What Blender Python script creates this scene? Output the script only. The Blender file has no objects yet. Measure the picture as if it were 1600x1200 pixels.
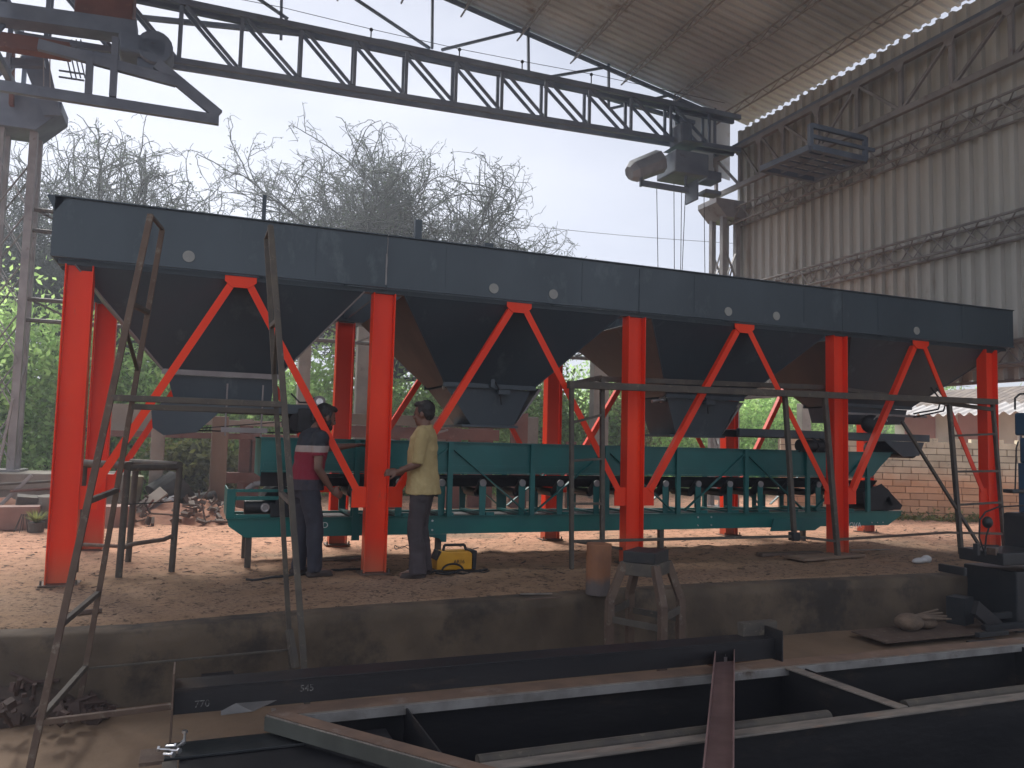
import bpy, bmesh, math, random
import numpy as np
from mathutils import Vector, Matrix, noise

random.seed(7)
rng = np.random.default_rng(7)
S = bpy.context.scene
COL = S.collection

# ------------------------------------------------------------------ camera
F_PX, YAW, PITCH, ROLL = 1239.0, -0.3756, 0.0741, 0.0248
CAM = Vector((1.023, -7.715, 1.30))
_cy, _sy, _cp, _sp = math.cos(YAW), math.sin(YAW), math.cos(PITCH), math.sin(PITCH)
_f = Vector((-_sy*_cp, _cy*_cp, _sp)); _r = Vector((_cy, _sy, 0)); _u = _r.cross(_f)
_r, _u = _r*math.cos(ROLL)+_u*math.sin(ROLL), -_r*math.sin(ROLL)+_u*math.cos(ROLL)
cd = bpy.data.cameras.new("camera"); cam = bpy.data.objects.new("camera", cd); COL.objects.link(cam)
M3 = Matrix((_r, _u, -_f)).transposed()
cam.matrix_world = Matrix.Translation(CAM) @ M3.to_4x4()
cd.sensor_width = 36; cd.lens = 36*F_PX/1600; cd.clip_start = 0.05; cd.clip_end = 1500
S.camera = cam

# ------------------------------------------------------------------ world, sun, exposure
W = bpy.data.worlds.new("World"); S.world = W; W.use_nodes = True
nt = W.node_tree; nt.nodes.clear()
out = nt.nodes.new("ShaderNodeOutputWorld"); bg = nt.nodes.new("ShaderNodeBackground")
sky = nt.nodes.new("ShaderNodeTexSky"); sky.sky_type = 'NISHITA'; sky.sun_disc = False
SUN_EL, SUN_AZ = math.radians(50), math.radians(-12)      # azimuth from +Y towards +X
sky.sun_elevation = SUN_EL; sky.sun_rotation = SUN_AZ
mx = nt.nodes.new("ShaderNodeMix"); mx.data_type = 'RGBA'; mx.inputs[0].default_value = 0.88
mx.inputs[7].default_value = (5.9, 6.1, 6.95, 1)            # cloud cover, a little uneven
tcw = nt.nodes.new("ShaderNodeTexCoord"); cn = nt.nodes.new("ShaderNodeTexNoise"); cn.inputs["Scale"].default_value = 2.2; cn.inputs["Detail"].default_value = 5
mpw = nt.nodes.new("ShaderNodeMapping"); mpw.inputs["Scale"].default_value = (1, 1, 3); nt.links.new(tcw.outputs["Generated"], mpw.inputs[0]); nt.links.new(mpw.outputs[0], cn.inputs[0])
crw = nt.nodes.new("ShaderNodeMix"); crw.data_type = 'RGBA'; crw.inputs[6].default_value = (4.7, 4.95, 5.75, 1); crw.inputs[7].default_value = (6.0, 6.15, 6.75, 1)
mrw = nt.nodes.new("ShaderNodeMapRange"); mrw.inputs[1].default_value = .35; mrw.inputs[2].default_value = .65; nt.links.new(cn.outputs[0], mrw.inputs[0]); nt.links.new(mrw.outputs[0], crw.inputs[0]); nt.links.new(crw.outputs[2], mx.inputs[7])
nt.links.new(sky.outputs[0], mx.inputs[6]); nt.links.new(mx.outputs[2], bg.inputs[0])
bg.inputs[1].default_value = 0.10
nt.links.new(bg.outputs[0], out.inputs[0])
sl = bpy.data.lights.new("sun", 'SUN'); sl.energy = 5.0; sl.angle = math.radians(28); sl.color = (1, .96, .9)
so = bpy.data.objects.new("sun", sl); COL.objects.link(so)
sd = Vector((math.sin(SUN_AZ)*math.cos(SUN_EL), math.cos(SUN_AZ)*math.cos(SUN_EL), math.sin(SUN_EL)))
so.rotation_euler = sd.to_track_quat('Z', 'Y').to_euler()
S.view_settings.view_transform = 'Standard'; S.view_settings.look = 'None'
S.view_settings.gamma = 1; S.view_settings.use_curve_mapping = False
S.view_settings.exposure = 0.68

# ------------------------------------------------------------------ measuring: a sight line meets a plane of the place
def U(x, y, X=None, Y=None, Z=None):
    d = _f*F_PX + _r*(x-800) - _u*(y-600)
    if X is not None: t = (X-CAM.x)/d.x
    elif Y is not None: t = (Y-CAM.y)/d.y
    else: t = (Z-CAM.z)/d.z
    return CAM + d*t

# ------------------------------------------------------------------ materials
def mat(name, c1, c2=None, scale=4, rough=.6, metal=0.0, bump=0.0, bscale=None, c3=None, s3=1.2, f3=.5,
        spec=.5, stretch=(1, 1, 1), detail=6, contrast=(.35, .65), coat=0, trans=None, zband=None, island=0, objrand=0):
    m = bpy.data.materials.new(name); m.use_nodes = True; n = m.node_tree.nodes; L = m.node_tree.links
    b = n["Principled BSDF"]; b.inputs["Roughness"].default_value = rough; b.inputs["Metallic"].default_value = metal
    b.inputs["Specular IOR Level"].default_value = spec
    if coat: b.inputs["Coat Weight"].default_value = coat; b.inputs["Coat Roughness"].default_value = .25
    tc = n.new("ShaderNodeTexCoord"); g = n.new("ShaderNodeNewGeometry")
    mp = n.new("ShaderNodeMapping"); mp.inputs["Scale"].default_value = stretch
    L.new(g.outputs["Position"], mp.inputs[0])
    c2 = c2 or tuple(x*.8 for x in c1)
    t = n.new("ShaderNodeTexNoise"); t.inputs["Scale"].default_value = scale; t.inputs["Detail"].default_value = detail
    L.new(mp.outputs[0], t.inputs[0])
    r = n.new("ShaderNodeMapRange"); r.inputs[1].default_value = contrast[0]; r.inputs[2].default_value = contrast[1]
    L.new(t.outputs[0], r.inputs[0])
    k = n.new("ShaderNodeMix"); k.data_type = 'RGBA'
    k.inputs[6].default_value = (*c1, 1); k.inputs[7].default_value = (*c2, 1); L.new(r.outputs[0], k.inputs[0])
    col = k.outputs[2]
    if c3:
        t3 = n.new("ShaderNodeTexNoise"); t3.inputs["Scale"].default_value = s3; t3.inputs["Detail"].default_value = 8
        t3.inputs["Roughness"].default_value = .7
        L.new(mp.outputs[0], t3.inputs[0])
        r3 = n.new("ShaderNodeMapRange"); r3.inputs[1].default_value = f3; r3.inputs[2].default_value = f3+.12
        L.new(t3.outputs[0], r3.inputs[0])
        k3 = n.new("ShaderNodeMix"); k3.data_type = 'RGBA'; k3.inputs[7].default_value = (*c3, 1)
        L.new(col, k3.inputs[6]); L.new(r3.outputs[0], k3.inputs[0]); col = k3.outputs[2]
    if zband:    # dirt that lies on the lowest part: (colour, z0, z1)
        sx = n.new("ShaderNodeSeparateXYZ"); L.new(g.outputs["Position"], sx.inputs[0])
        ad = n.new("ShaderNodeMath"); ad.operation = 'MULTIPLY_ADD'; ad.inputs[1].default_value = -.25
        L.new(t.outputs[0], ad.inputs[0]); L.new(sx.outputs[2], ad.inputs[2])
        rz = n.new("ShaderNodeMapRange"); rz.inputs[1].default_value = zband[2]; rz.inputs[2].default_value = zband[1]
        rz.inputs[3].default_value = 0; rz.inputs[4].default_value = .75
        L.new(ad.outputs[0], rz.inputs[0])
        kz = n.new("ShaderNodeMix"); kz.data_type = 'RGBA'; kz.inputs[7].default_value = (*zband[0], 1)
        L.new(col, kz.inputs[6]); L.new(rz.outputs[0], kz.inputs[0]); col = kz.outputs[2]
    if island:
        hs = n.new("ShaderNodeHueSaturation"); ri = n.new("ShaderNodeMapRange")
        ri.inputs[3].default_value = 1-island; ri.inputs[4].default_value = 1+island
        L.new(g.outputs["Random Per Island"], ri.inputs[0]); L.new(ri.outputs[0], hs.inputs["Value"])
        L.new(col, hs.inputs["Color"]); col = hs.outputs[0]
    if objrand:
        hs = n.new("ShaderNodeHueSaturation"); oi = n.new("ShaderNodeObjectInfo"); ri = n.new("ShaderNodeMapRange")
        ri.inputs[3].default_value = 1-objrand; ri.inputs[4].default_value = 1+objrand
        L.new(oi.outputs["Random"], ri.inputs[0]); L.new(ri.outputs[0], hs.inputs["Value"]); L.new(col, hs.inputs["Color"]); col = hs.outputs[0]
    L.new(col, b.inputs["Base Color"])
    rr = n.new("ShaderNodeMapRange"); rr.inputs[3].default_value = max(.05, rough-.12); rr.inputs[4].default_value = min(1, rough+.12)
    L.new(t.outputs[0], rr.inputs[0]); L.new(rr.outputs[0], b.inputs["Roughness"])
    if bump:
        tb = n.new("ShaderNodeTexNoise"); tb.inputs["Scale"].default_value = bscale or scale*6; tb.inputs["Detail"].default_value = 8
        L.new(mp.outputs[0], tb.inputs[0])
        bp = n.new("ShaderNodeBump"); bp.inputs["Strength"].default_value = 1; bp.inputs["Distance"].default_value = bump
        L.new(tb.outputs[0], bp.inputs["Height"]); L.new(bp.outputs[0], b.inputs["Normal"])
    if trans:
        tr = n.new("ShaderNodeBsdfTranslucent"); L.new(col, tr.inputs[0])
        ms = n.new("ShaderNodeMixShader"); ms.inputs[0].default_value = trans
        L.new(b.outputs[0], ms.inputs[1]); L.new(tr.outputs[0], ms.inputs[2]); L.new(ms.outputs[0], n["Material Output"].inputs[0])
    return m

RED = mat("red_paint", (.90, .052, .008), (.76, .034, .006), 2.2, .45, bump=.0015, bscale=9, zband=((.46, .17, .09), -.15, .22), c3=(.50, .12, .075), s3=7, f3=.63, spec=.3, stretch=(1, 1, .35))
HOP = mat("dark_teal_paint", (.058, .082, .100), (.036, .054, .068), 1.3, .42, bump=.010, bscale=1.6, c3=(.095, .125, .14), s3=2.6, f3=.57, stretch=(1, 1, .45), contrast=(.3, .7))
HOPB = mat("primed_hopper_side", (.085, .075, .070), (.055, .06, .065), 2, .6, bump=.002)
GRN = mat("green_paint", (.004, .135, .130), (.006, .105, .105), 2.5, .42, bump=.0015, bscale=12, c3=(.02, .12, .11), s3=9, f3=.62)
GRN2 = mat("green_paint_lower", (.004, .155, .135), (.004, .12, .115), 3, .36, bump=.001, bscale=12)
BLK = mat("black_rubber", (.012, .012, .014), (.02, .02, .022), 6, .7, bump=.001)
DSTEEL = mat("dark_crane_steel", (.18, .22, .28), (.13, .16, .21), 3, .6, bump=.001, c3=(.09, .06, .05), s3=5, f3=.62)
GSTEEL = mat("grey_painted_steel", (.30, .29, .29), (.22, .21, .21), 4, .55, bump=.001, c3=(.14, .09, .07), s3=5, f3=.60)
LSTEEL = mat("pale_painted_steel", (.34, .34, .36), (.26, .26, .28), 4, .55, c3=(.16, .12, .10), s3=4, f3=.6)
SCAF = mat("worn_scaffold_steel", (.070, .062, .055), (.11, .095, .075), 9, .7, .2, bump=.002, c3=(.20, .17, .13), s3=14, f3=.58)
SCAFR = mat("rusty_scaffold_steel", (.095, .062, .047), (.14, .098, .072), 9, .75, .1, bump=.002, c3=(.22, .19, .15), s3=14, f3=.56)
FBLK = mat("black_mill_steel", (.012, .012, .015), (.020, .019, .021), 3, .55, .2, bump=.002, c3=(.055, .042, .034), s3=3.2, f3=.57, stretch=(.5, .5, 1.6))
FTOP = mat("worn_steel_flange", (.26, .225, .19), (.15, .135, .12), 6, .5, .15, bump=.001, stretch=(1, 3, 1), c3=(.30, .19, .13), s3=2.4, f3=.56)
FEDGE = mat("ground_bright_edge", (.34, .33, .32), (.20, .19, .18), 7, .4, .3, c3=(.12, .09, .07), s3=3, f3=.56)
FRUST = mat("flash_rusted_flange", (.20, .125, .085), (.13, .085, .062), 5, .7, c3=(.24, .19, .16), s3=3, f3=.56)
FSIDE = mat("grey_green_flank", (.085, .090, .078), (.055, .058, .05), 5, .6)
RUST = mat("red_oxide_channel", (.24, .15, .14), (.17, .105, .10), 5, .5, .1, bump=.001, c3=(.18, .12, .10), s3=9, f3=.58)
RUSTB = mat("red_primer_frame", (.20, .085, .06), (.14, .06, .045), 3, .7, bump=.002, c3=(.26, .14, .10), s3=6, f3=.58)
ZINC = mat("bright_zinc", (.65, .65, .66), (.5, .5, .5), 20, .3, .9)
SHEET = mat("corrugated_sheet_wall", (.58, .575, .54), (.44, .44, .415), .8, .55, .1, bump=.001, stretch=(1, 1, .25), c3=(.32, .27, .22), s3=1.4, f3=.58, objrand=.07)
ROOF = mat("corrugated_sheet_roof", (.60, .65, .68), (.46, .50, .53), .7, .6, .1, bump=.001, c3=(.36, .33, .31), s3=1.0, f3=.58, objrand=.07)
CONC = mat("old_concrete", (.125, .092, .062), (.075, .056, .040), 2.6, .9, bump=.012, bscale=9, c3=(.04, .032, .026), s3=1.6, f3=.50)
CONCP = mat("grey_post_concrete", (.30, .27, .23), (.22, .2, .17), 3, .9, bump=.006, c3=(.14, .12, .10), s3=2, f3=.58)
EARTH = mat("earth_mound", (.36, .17, .10), (.26, .12, .075), 3, .95, bump=.02, bscale=12)
WOOD = mat("old_wood", (.23, .16, .11), (.15, .10, .07), 3, .8, bump=.003, stretch=(1, 1, .2), c3=(.32, .25, .18), s3=6, f3=.58)
BARK = mat("grey_bark", (.050, .052, .048), (.032, .034, .032), 6, .9)
TWIG = mat("grey_green_twig", (.10, .125, .105), (.075, .095, .082), 3, .9)
LEAFS = mat("dull_small_leaf", (.11, .17, .09), (.08, .12, .07), 1.2, .7, trans=.4, island=.3)
LEAF = mat("shrub_leaf", (.30, .48, .13), (.19, .33, .10), .9, .55, trans=.55, island=.4, c3=(.36, .46, .13), s3=.7, f3=.55)
LEAFB = mat("bright_leaf", (.50, .70, .26), (.36, .54, .19), .9, .55, trans=.6, island=.4)
LEAFY = mat("yellowing_leaf", (.25, .26, .09), (.15, .18, .06), .9, .6, trans=.45, island=.4)
DRYV = mat("dry_vine", (.22, .16, .10), (.14, .10, .06), 3, .9)
SKIN = mat("brown_skin", (.17, .088, .060), (.13, .066, .046), 9, .5)
HAIR = mat("black_hair", (.008, .007, .008), (.015, .013, .013), 30, .6, bump=.004, bscale=120)
SHIRT = mat("yellow_shirt", (.44, .35, .17), (.36, .28, .13), 5, .85, bump=.006, bscale=14)
TROU = mat("grey_brown_trousers", (.065, .052, .058), (.045, .038, .042), 6, .85, bump=.006, bscale=11)
JEAN = mat("dark_jeans", (.022, .023, .035), (.035, .035, .048), 6, .85, bump=.006, bscale=12)
SHOE = mat("dark_shoe", (.03, .02, .018), (.05, .035, .03), 12, .7)
YEL = mat("yellow_case", (.66, .33, .015), (.55, .26, .012), 8, .45)
BLUE = mat("blue_machine_paint", (.022, .072, .13), (.018, .055, .10), 3, .45, c3=(.04, .05, .06), s3=5, f3=.6)
DMACH = mat("oily_dark_machine", (.014, .018, .022), (.03, .032, .034), 4, .5, .2, bump=.002, c3=(.05, .035, .028), s3=6, f3=.60)
WHT = mat("white_print", (.75, .77, .75), (.68, .7, .68), 20, .6)
CHALK = mat("chalk", (.22, .22, .21), (.03, .03, .03), 90, .9)
DISC = mat("pale_disc", (.32, .33, .31), (.27, .28, .27), 12, .7)
CLAY = mat("clay_pipe", (.30, .13, .06), (.22, .10, .055), 5, .7, bump=.002, zband=((.07, .09, .10), -.05, .03))
PLAS = mat("grey_board", (.33, .28, .23), (.25, .21, .17), 3, .8)
TILE = mat("roof_tile", (.20, .16, .13), (.12, .10, .09), 4, .9, bump=.01, c3=(.28, .24, .2), s3=5, f3=.55)
FIBRE = mat("whitish_fibre_sheet", (.62, .60, .58), (.5, .47, .45), 3, .8)
WALLW = mat("white_house_wall", (.60, .60, .56), (.5, .5, .46), 2, .9)
WALLP = mat("pink_house_wall", (.42, .22, .19), (.36, .18, .15), 2, .9)
GLASS = mat("dark_window", (.03, .035, .05), (.02, .02, .03), 2, .25)
SACK = mat("white_sack", (.62, .62, .62), (.5, .5, .5), 6, .8, bump=.01)
HCOV = mat("grey_blue_cover", (.30, .33, .37), (.22, .25, .29), 4, .6)
TAN = mat("dusty_tan_wrap", (.21, .15, .105), (.13, .095, .07), 9, .9, bump=.01)
SOOT = mat("dark_chip", (.09, .06, .045), (.05, .036, .03), 8, .9)
STONE = mat("small_stones", (.20, .12, .08), (.12, .08, .06), 8, .9, bump=.01, island=.4)

def ground_mat():
    m = bpy.data.materials.new("trodden_ground"); m.use_nodes = True; n = m.node_tree.nodes; L = m.node_tree.links
    b = n["Principled BSDF"]; b.inputs["Roughness"].default_value = .95; b.inputs["Specular IOR Level"].default_value = .2
    g = n.new("ShaderNodeNewGeometry"); sx = n.new("ShaderNodeSeparateXYZ"); L.new(g.outputs[0], sx.inputs[0])
    def noi(s, d=8, r=.6):
        t = n.new("ShaderNodeTexNoise"); t.inputs["Scale"].default_value = s; t.inputs["Detail"].default_value = d
        t.inputs["Roughness"].default_value = r; L.new(g.outputs[0], t.inputs[0]); return t.outputs[0]
    def rng_(v, a, b_, c=0, d=1):
        r = n.new("ShaderNodeMapRange"); r.inputs[1].default_value = a; r.inputs[2].default_value = b_
        r.inputs[3].default_value = c; r.inputs[4].default_value = d; L.new(v, r.inputs[0]); return r.outputs[0]
    def mixc(f, a, b_):
        k = n.new("ShaderNodeMix"); k.data_type = 'RGBA'; L.new(f, k.inputs[0])
        for i, c in ((6, a), (7, b_)):
            if isinstance(c, tuple): k.inputs[i].default_value = (*c, 1)
            else: L.new(c, k.inputs[i])
        return k.outputs[2]
    def math_(op, a, b_):
        q = n.new("ShaderNodeMath"); q.operation = op
        for i, v in ((0, a), (1, b_)):
            if isinstance(v, (int, float)): q.inputs[i].default_value = v
            else: L.new(v, q.inputs[i])
        return q.outputs[0]
    n1, n2, n3, n4 = noi(1.1), noi(7, 10, .7), noi(.5), noi(28, 6, .7)
    red = mixc(rng_(n2, .35, .65), (.60, .345, .23), (.44, .235, .15))
    shaded_dust = mixc(rng_(n2, .35, .65), (.35, .23, .145), (.24, .155, .10))
    # dusty workshop floor, also painted browner for the near shade; red earth outside
    e = math_('ADD', sx.outputs[1], math_('MULTIPLY', math_('SUBTRACT', n1, .5), 3.0))
    c = mixc(rng_(e, .0, 2.2), shaded_dust, red)
    c = mixc(rng_(n3, .52, .62), c, mixc(rng_(n4, .4, .6), (.36, .25, .17), (.24, .155, .105)))
    c = mixc(rng_(math_('MULTIPLY', n2, n4), .30, .34), c, (.08, .055, .04))
    gr = mixc(rng_(n2, .4, .6), (.12, .15, .05), (.20, .19, .09))
    e2 = math_('ADD', sx.outputs[1], math_('MULTIPLY', math_('SUBTRACT', n1, .5), 4.0))
    c = mixc(rng_(e2, 10.5, 13), c, gr)
    L.new(c, b.inputs["Base Color"])
    bp = n.new("ShaderNodeBump"); bp.inputs["Distance"].default_value = .022; bp.inputs["Strength"].default_value = 1
    L.new(math_('ADD', n2, math_('MULTIPLY', n4, .5)), bp.inputs["Height"]); L.new(bp.outputs[0], b.inputs["Normal"])
    return m
GROUND = ground_mat()
FLOOR = mat("dusty_pit_floor", (.22, .145, .09), (.15, .10, .062), 1.2, .85, bump=.006, bscale=14, c3=(.12, .085, .06), s3=1.1, f3=.55)

# ------------------------------------------------------------------ mesh helpers
ORG = {}
class MB:
    def __init__(s): s.v = []; s.f = []
    def add(s, vs, fs):
        o = len(s.v); s.v += [tuple(x) for x in vs]; s.f += [tuple(i+o for i in f) for f in fs]; return s
    def box(s, c, d, R=None):
        c = Vector(c); x, y, z = d[0]/2, d[1]/2, d[2]/2
        vs = [Vector(p) for p in ((-x,-y,-z),(x,-y,-z),(x,y,-z),(-x,y,-z),(-x,-y,z),(x,-y,z),(x,y,z),(-x,y,z))]
        if R is not None: vs = [R @ p for p in vs]
        return s.add([p+c for p in vs], [(0,3,2,1),(4,5,6,7),(0,1,5,4),(1,2,6,5),(2,3,7,6),(3,0,4,7)])
    def b2(s, a, b):
        a = Vector(a); b = Vector(b); return s.box((a+b)/2, (abs(b.x-a.x), abs(b.y-a.y), abs(b.z-a.z)))
    def bar(s, p, q, w, h, up=(0, 0, 1), off=(0, 0)):
        p = Vector(p); q = Vector(q); d = (q-p).normalized(); up = Vector(up)
        if abs(d.dot(up)) > .98: up = Vector((0, 1, 0))
        a = d.cross(up).normalized(); u = a.cross(d).normalized()
        vs = []
        for e in (p, q):
            for i, j in ((-1,-1),(1,-1),(1,1),(-1,1)): vs.append(e+a*(i*w/2+off[0])+u*(j*h/2+off[1]))
        return s.add(vs, [(0,1,2,3),(7,6,5,4),(0,4,5,1),(1,5,6,2),(2,6,7,3),(3,7,4,0)])
    def tube(s, p, q, r, r2=None, n=10, cap=True):
        p = Vector(p); q = Vector(q); r2 = r if r2 is None else r2; d = (q-p).normalized()
        a = d.orthogonal().normalized(); b = d.cross(a); vs = []
        for e, rr in ((p, r), (q, r2)):
            for i in range(n):
                t = 2*math.pi*i/n; vs.append(e+(a*math.cos(t)+b*math.sin(t))*rr)
        fs = [(i, (i+1) % n, n+(i+1) % n, n+i) for i in range(n)]
        if cap: fs += [tuple(range(n))[::-1], tuple(range(n, 2*n))]
        return s.add(vs, fs)
    def path(s, pts, r, n=8):
        for a, b in zip(pts, pts[1:]): s.tube(a, b, r, n=n)
        return s
    def prism(s, poly, ext):        # polygon (3-D points) extruded by a vector
        m = len(poly); e = Vector(ext); a = [Vector(p) for p in poly]
        return s.add(a+[p+e for p in a], [tuple(range(m))[::-1], tuple(range(m, 2*m))]+[(i, (i+1) % m, m+(i+1) % m, m+i) for i in range(m)])
    def frustum(s, lo, hi, cap=False):
        # lo/hi = (x0,x1,y0,y1,z)
        def ring(t): return [(t[0],t[2],t[4]),(t[1],t[2],t[4]),(t[1],t[3],t[4]),(t[0],t[3],t[4])]
        fs = [(0,1,5,4),(1,2,6,5),(2,3,7,6),(3,0,4,7)]
        if cap: fs += [(0,3,2,1)]
        return s.add(ring(lo)+ring(hi), fs)
    def ell(s, c, r, R=None, nu=12, nv=8):
        vs = []; c = Vector(c)
        for j in range(1, nv):
            ph = math.pi*j/nv
            for i in range(nu):
                t = 2*math.pi*i/nu; p = Vector((math.sin(ph)*math.cos(t)*r[0], math.sin(ph)*math.sin(t)*r[1], math.cos(ph)*r[2]))
                vs.append((R @ p if R is not None else p)+c)
        top = len(vs); p = Vector((0, 0, r[2])); vs.append((R @ p if R is not None else p)+c)
        p = Vector((0, 0, -r[2])); vs.append((R @ p if R is not None else p)+c)
        fs = []
        for j in range(nv-2):
            for i in range(nu): a = j*nu+i; b = j*nu+(i+1) % nu; fs.append((a, a+nu, b+nu, b))
        for i in range(nu): fs.append((top, i, (i+1) % nu)); fs.append((top+1, (nv-2)*nu+(i+1) % nu, (nv-2)*nu+i))
        return s.add(vs, fs)
    def build(s, name, m, parent=None, smooth=False, bevel=0, solid=0):
        o0 = ORG.get(parent.name, Vector((0, 0, 0))) if parent else Vector((0, 0, 0))
        me = bpy.data.meshes.new(name); me.from_pydata([(x-o0.x, y-o0.y, z-o0.z) for x, y, z in s.v], [], s.f)
        me.materials.append(m); me.validate()
        if smooth: me.shade_smooth()
        o = bpy.data.objects.new(name, me); COL.objects.link(o)
        if parent: o.parent = parent; ORG[o.name] = o0
        if solid: q = o.modifiers.new("solid", 'SOLIDIFY'); q.thickness = solid; q.offset = 0
        if bevel:
            q = o.modifiers.new("bevel", 'BEVEL'); q.width = bevel; q.segments = 2; q.limit_method = 'ANGLE'
        return o
def tag(o, label=None, cat=None, group=None, kind=None):
    if label: o["label"] = label
    if cat: o["category"] = cat
    if group: o["group"] = group
    if kind: o["kind"] = kind
    return o
def thing(name, loc, label, cat, group=None):
    o = bpy.data.objects.new(name, None); COL.objects.link(o); o.location = loc; o.empty_display_size = .1
    ORG[o.name] = Vector(loc); return tag(o, label, cat, group)
def copy_thing(o, delta, label, group=None):
    c = o.copy(); COL.objects.link(c); c.location = o.location+Vector(delta); c["label"] = label
    if group: c["group"] = group
    kids = [k for k in S.objects if k.parent == o]
    for k in kids:
        d = k.copy(); COL.objects.link(d); d.parent = c
        for g in [x for x in S.objects if x.parent == k]:
            e = g.copy(); COL.objects.link(e); e.parent = d
    return c
def text_mesh(name, txt, size, loc, rot, m, parent, ext=.001):
    cu = bpy.data.curves.new("t", 'FONT'); cu.body = txt; cu.size = size; cu.extrude = ext
    t = bpy.data.objects.new("t", cu); COL.objects.link(t)
    me = bpy.data.meshes.new_from_object(t.evaluated_get(bpy.context.evaluated_depsgraph_get()))
    bpy.data.objects.remove(t); me.materials.clear(); me.materials.append(m)
    o = bpy.data.objects.new(name, me); COL.objects.link(o); o0 = ORG.get(parent.name, Vector())
    o.location = Vector(loc)-o0; o.rotation_euler = rot; o.parent = parent; return o
Z = lambda p, z: Vector((p[0], p[1], z))
V = Vector
L3 = lambda a, b, t: Vector(a)*(1-t)+Vector(b)*t

# ------------------------------------------------------------------ the ground
EDGE = [(-60, -2.6), (-6, -2.0), (-1.2, -1.86), (-.07, -1.80), (.67, -1.86), (1.48, -1.72), (2.2, -1.63), (2.95, -1.57), (4.1, -1.47), (5.2, -1.42), (7, -1.45), (8.7, -1.49), (14, -1.55), (70, -1.8)]
def edge_y(x): return float(np.interp(x, [e[0] for e in EDGE], [e[1] for e in EDGE]))
def gz(x, y):
    f = min(1, max(0, (y+1.5)/1.2))
    return f*(.030*noise.noise(Vector((x*.9, y*.9, 0)))+.020*noise.noise(Vector((x*4, y*4, 3)))+.012*noise.noise(Vector((x*13, y*13, 5))))
def build_ground():
    xs = np.concatenate([[-300, -150, -80, -40, -20, -10], np.arange(-6, 17, .09), [18, 21, 25, 32, 45, 80, 160, 300]])
    ts = np.concatenate([[0, .05], np.arange(.12, 12, .09), [12.5, 14, 17, 22, 30, 50, 90, 200, 400]])
    v = []
    for x in xs:
        e = edge_y(x)+.012*noise.noise(Vector((x*3, 0, 9)))
        for t in ts:
            y = e+.22+t; z = gz(x, y)+(0 if t > .06 else 0)
            if t == 0: z = -.03
            if t > 60: z += (t-60)*.004
            v.append((x, y, z))
    nt_ = len(ts); f = [(i*nt_+j, (i+1)*nt_+j, (i+1)*nt_+j+1, i*nt_+j+1) for i in range(len(xs)-1) for j in range(nt_-1)]
    m = MB(); m.v = v; m.f = f; tag(m.build("ground", GROUND, smooth=True), kind="structure")
    # concrete lip and face of the raised platform
    v = []; prof = [(.27, -.012), (.20, .006), (.02, .004), (0, -.012), (-.004, -.10), (.004, -.25), (-.006, -.40), (-.02, -.52)]
    X = np.concatenate([[-60, -20, -8], np.arange(-4, 14, .07), [16, 30, 70]])
    for x in X:
        e = edge_y(x)+.012*noise.noise(Vector((x*3, 0, 9)))
        for dy, z in prof:
            k = noise.noise(Vector((x*2.4, z*7, 2))); k2 = noise.noise(Vector((x*11, z*20, 4)))
            ch = max(0, noise.noise(Vector((x*1.7, 3, 1)))-.2)*.06 if dy in (0, .02) else 0
            v.append((x, e+dy+.010*k+.004*k2+(ch if dy < .1 else 0), z-ch*.6+.004*k2))
    n_ = len(prof); f = [(i*n_+j, i*n_+j+1, (i+1)*n_+j+1, (i+1)*n_+j) for i in range(len(X)-1) for j in range(n_-1)]
    m = MB(); m.v = v; m.f = f; tag(m.build("concrete_platform_edge", CONC, smooth=True), kind="structure")
    v = []; xs = np.concatenate([[-60, -20, -8], np.arange(-4, 12, .15), [14, 20, 70]]); ys = np.concatenate([[-60, -20, -10], np.arange(-8, -1.1, .12)])
    for x in xs:
        for y in ys: v.append((x, y, -.48+.006*noise.noise(Vector((x*1.5, y*1.5, 7)))))
    n_ = len(ys); f = [(i*n_+j, (i+1)*n_+j, (i+1)*n_+j+1, i*n_+j+1) for i in range(len(xs)-1) for j in range(n_-1)]
    m = MB(); m.v = v; m.f = f; tag(m.build("floor", FLOOR, smooth=True), kind="structure")
build_ground()

# ------------------------------------------------------------------ the shed: wall, roof, columns
def corr(p0, along, across, width, length, pitch, amp, nrm, n_per=6, trap=True):
    """a corrugated sheet: p0 corner, along = rib direction, across = direction the ribs repeat in"""
    m = MB(); n = int(round(width/pitch)); ts = []; hs = []
    shape = [(0, 0), (.20, 0), (.26, 1), (.56, 1), (.62, 0), (1.0, 0)] if trap else [(k/n_per, .5-.5*math.cos(2*math.pi*k/n_per)) for k in range(n_per+1)]
    for i in range(n):
        for a, h in shape[:-1]: ts.append((i+a)*pitch); hs.append(h*amp)
    ts += [n*pitch, n*pitch+.04]; hs += [shape[-1][1]*amp]*2
    vs = []
    for t, h in zip(ts, hs):
        q = Vector(p0)+Vector(across)*t+Vector(nrm)*h; vs += [q, q+Vector(along)*length]
    return m.add(vs, [(2*i, 2*i+2, 2*i+3, 2*i+1) for i in range(len(ts)-1)])
XW, WTOP, WBOT, YEND = 12.30, 8.580, 2.45, 7.0
wall = thing("shed_side_wall", (XW, 0, WBOT), "tall grey corrugated sheet wall of the shed, open below, on the right", "wall")
for i in range(13):
    y1 = YEND-i*1.0
    h = WTOP-WBOT
    corr((XW+.004*(i % 2), y1, WBOT+random.uniform(-.03, .03)), (0, 0, 1), (0, -1, 0), 1.0, h, .25, .075, (-1, 0, 0)).build("sheet", SHEET, wall)
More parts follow.
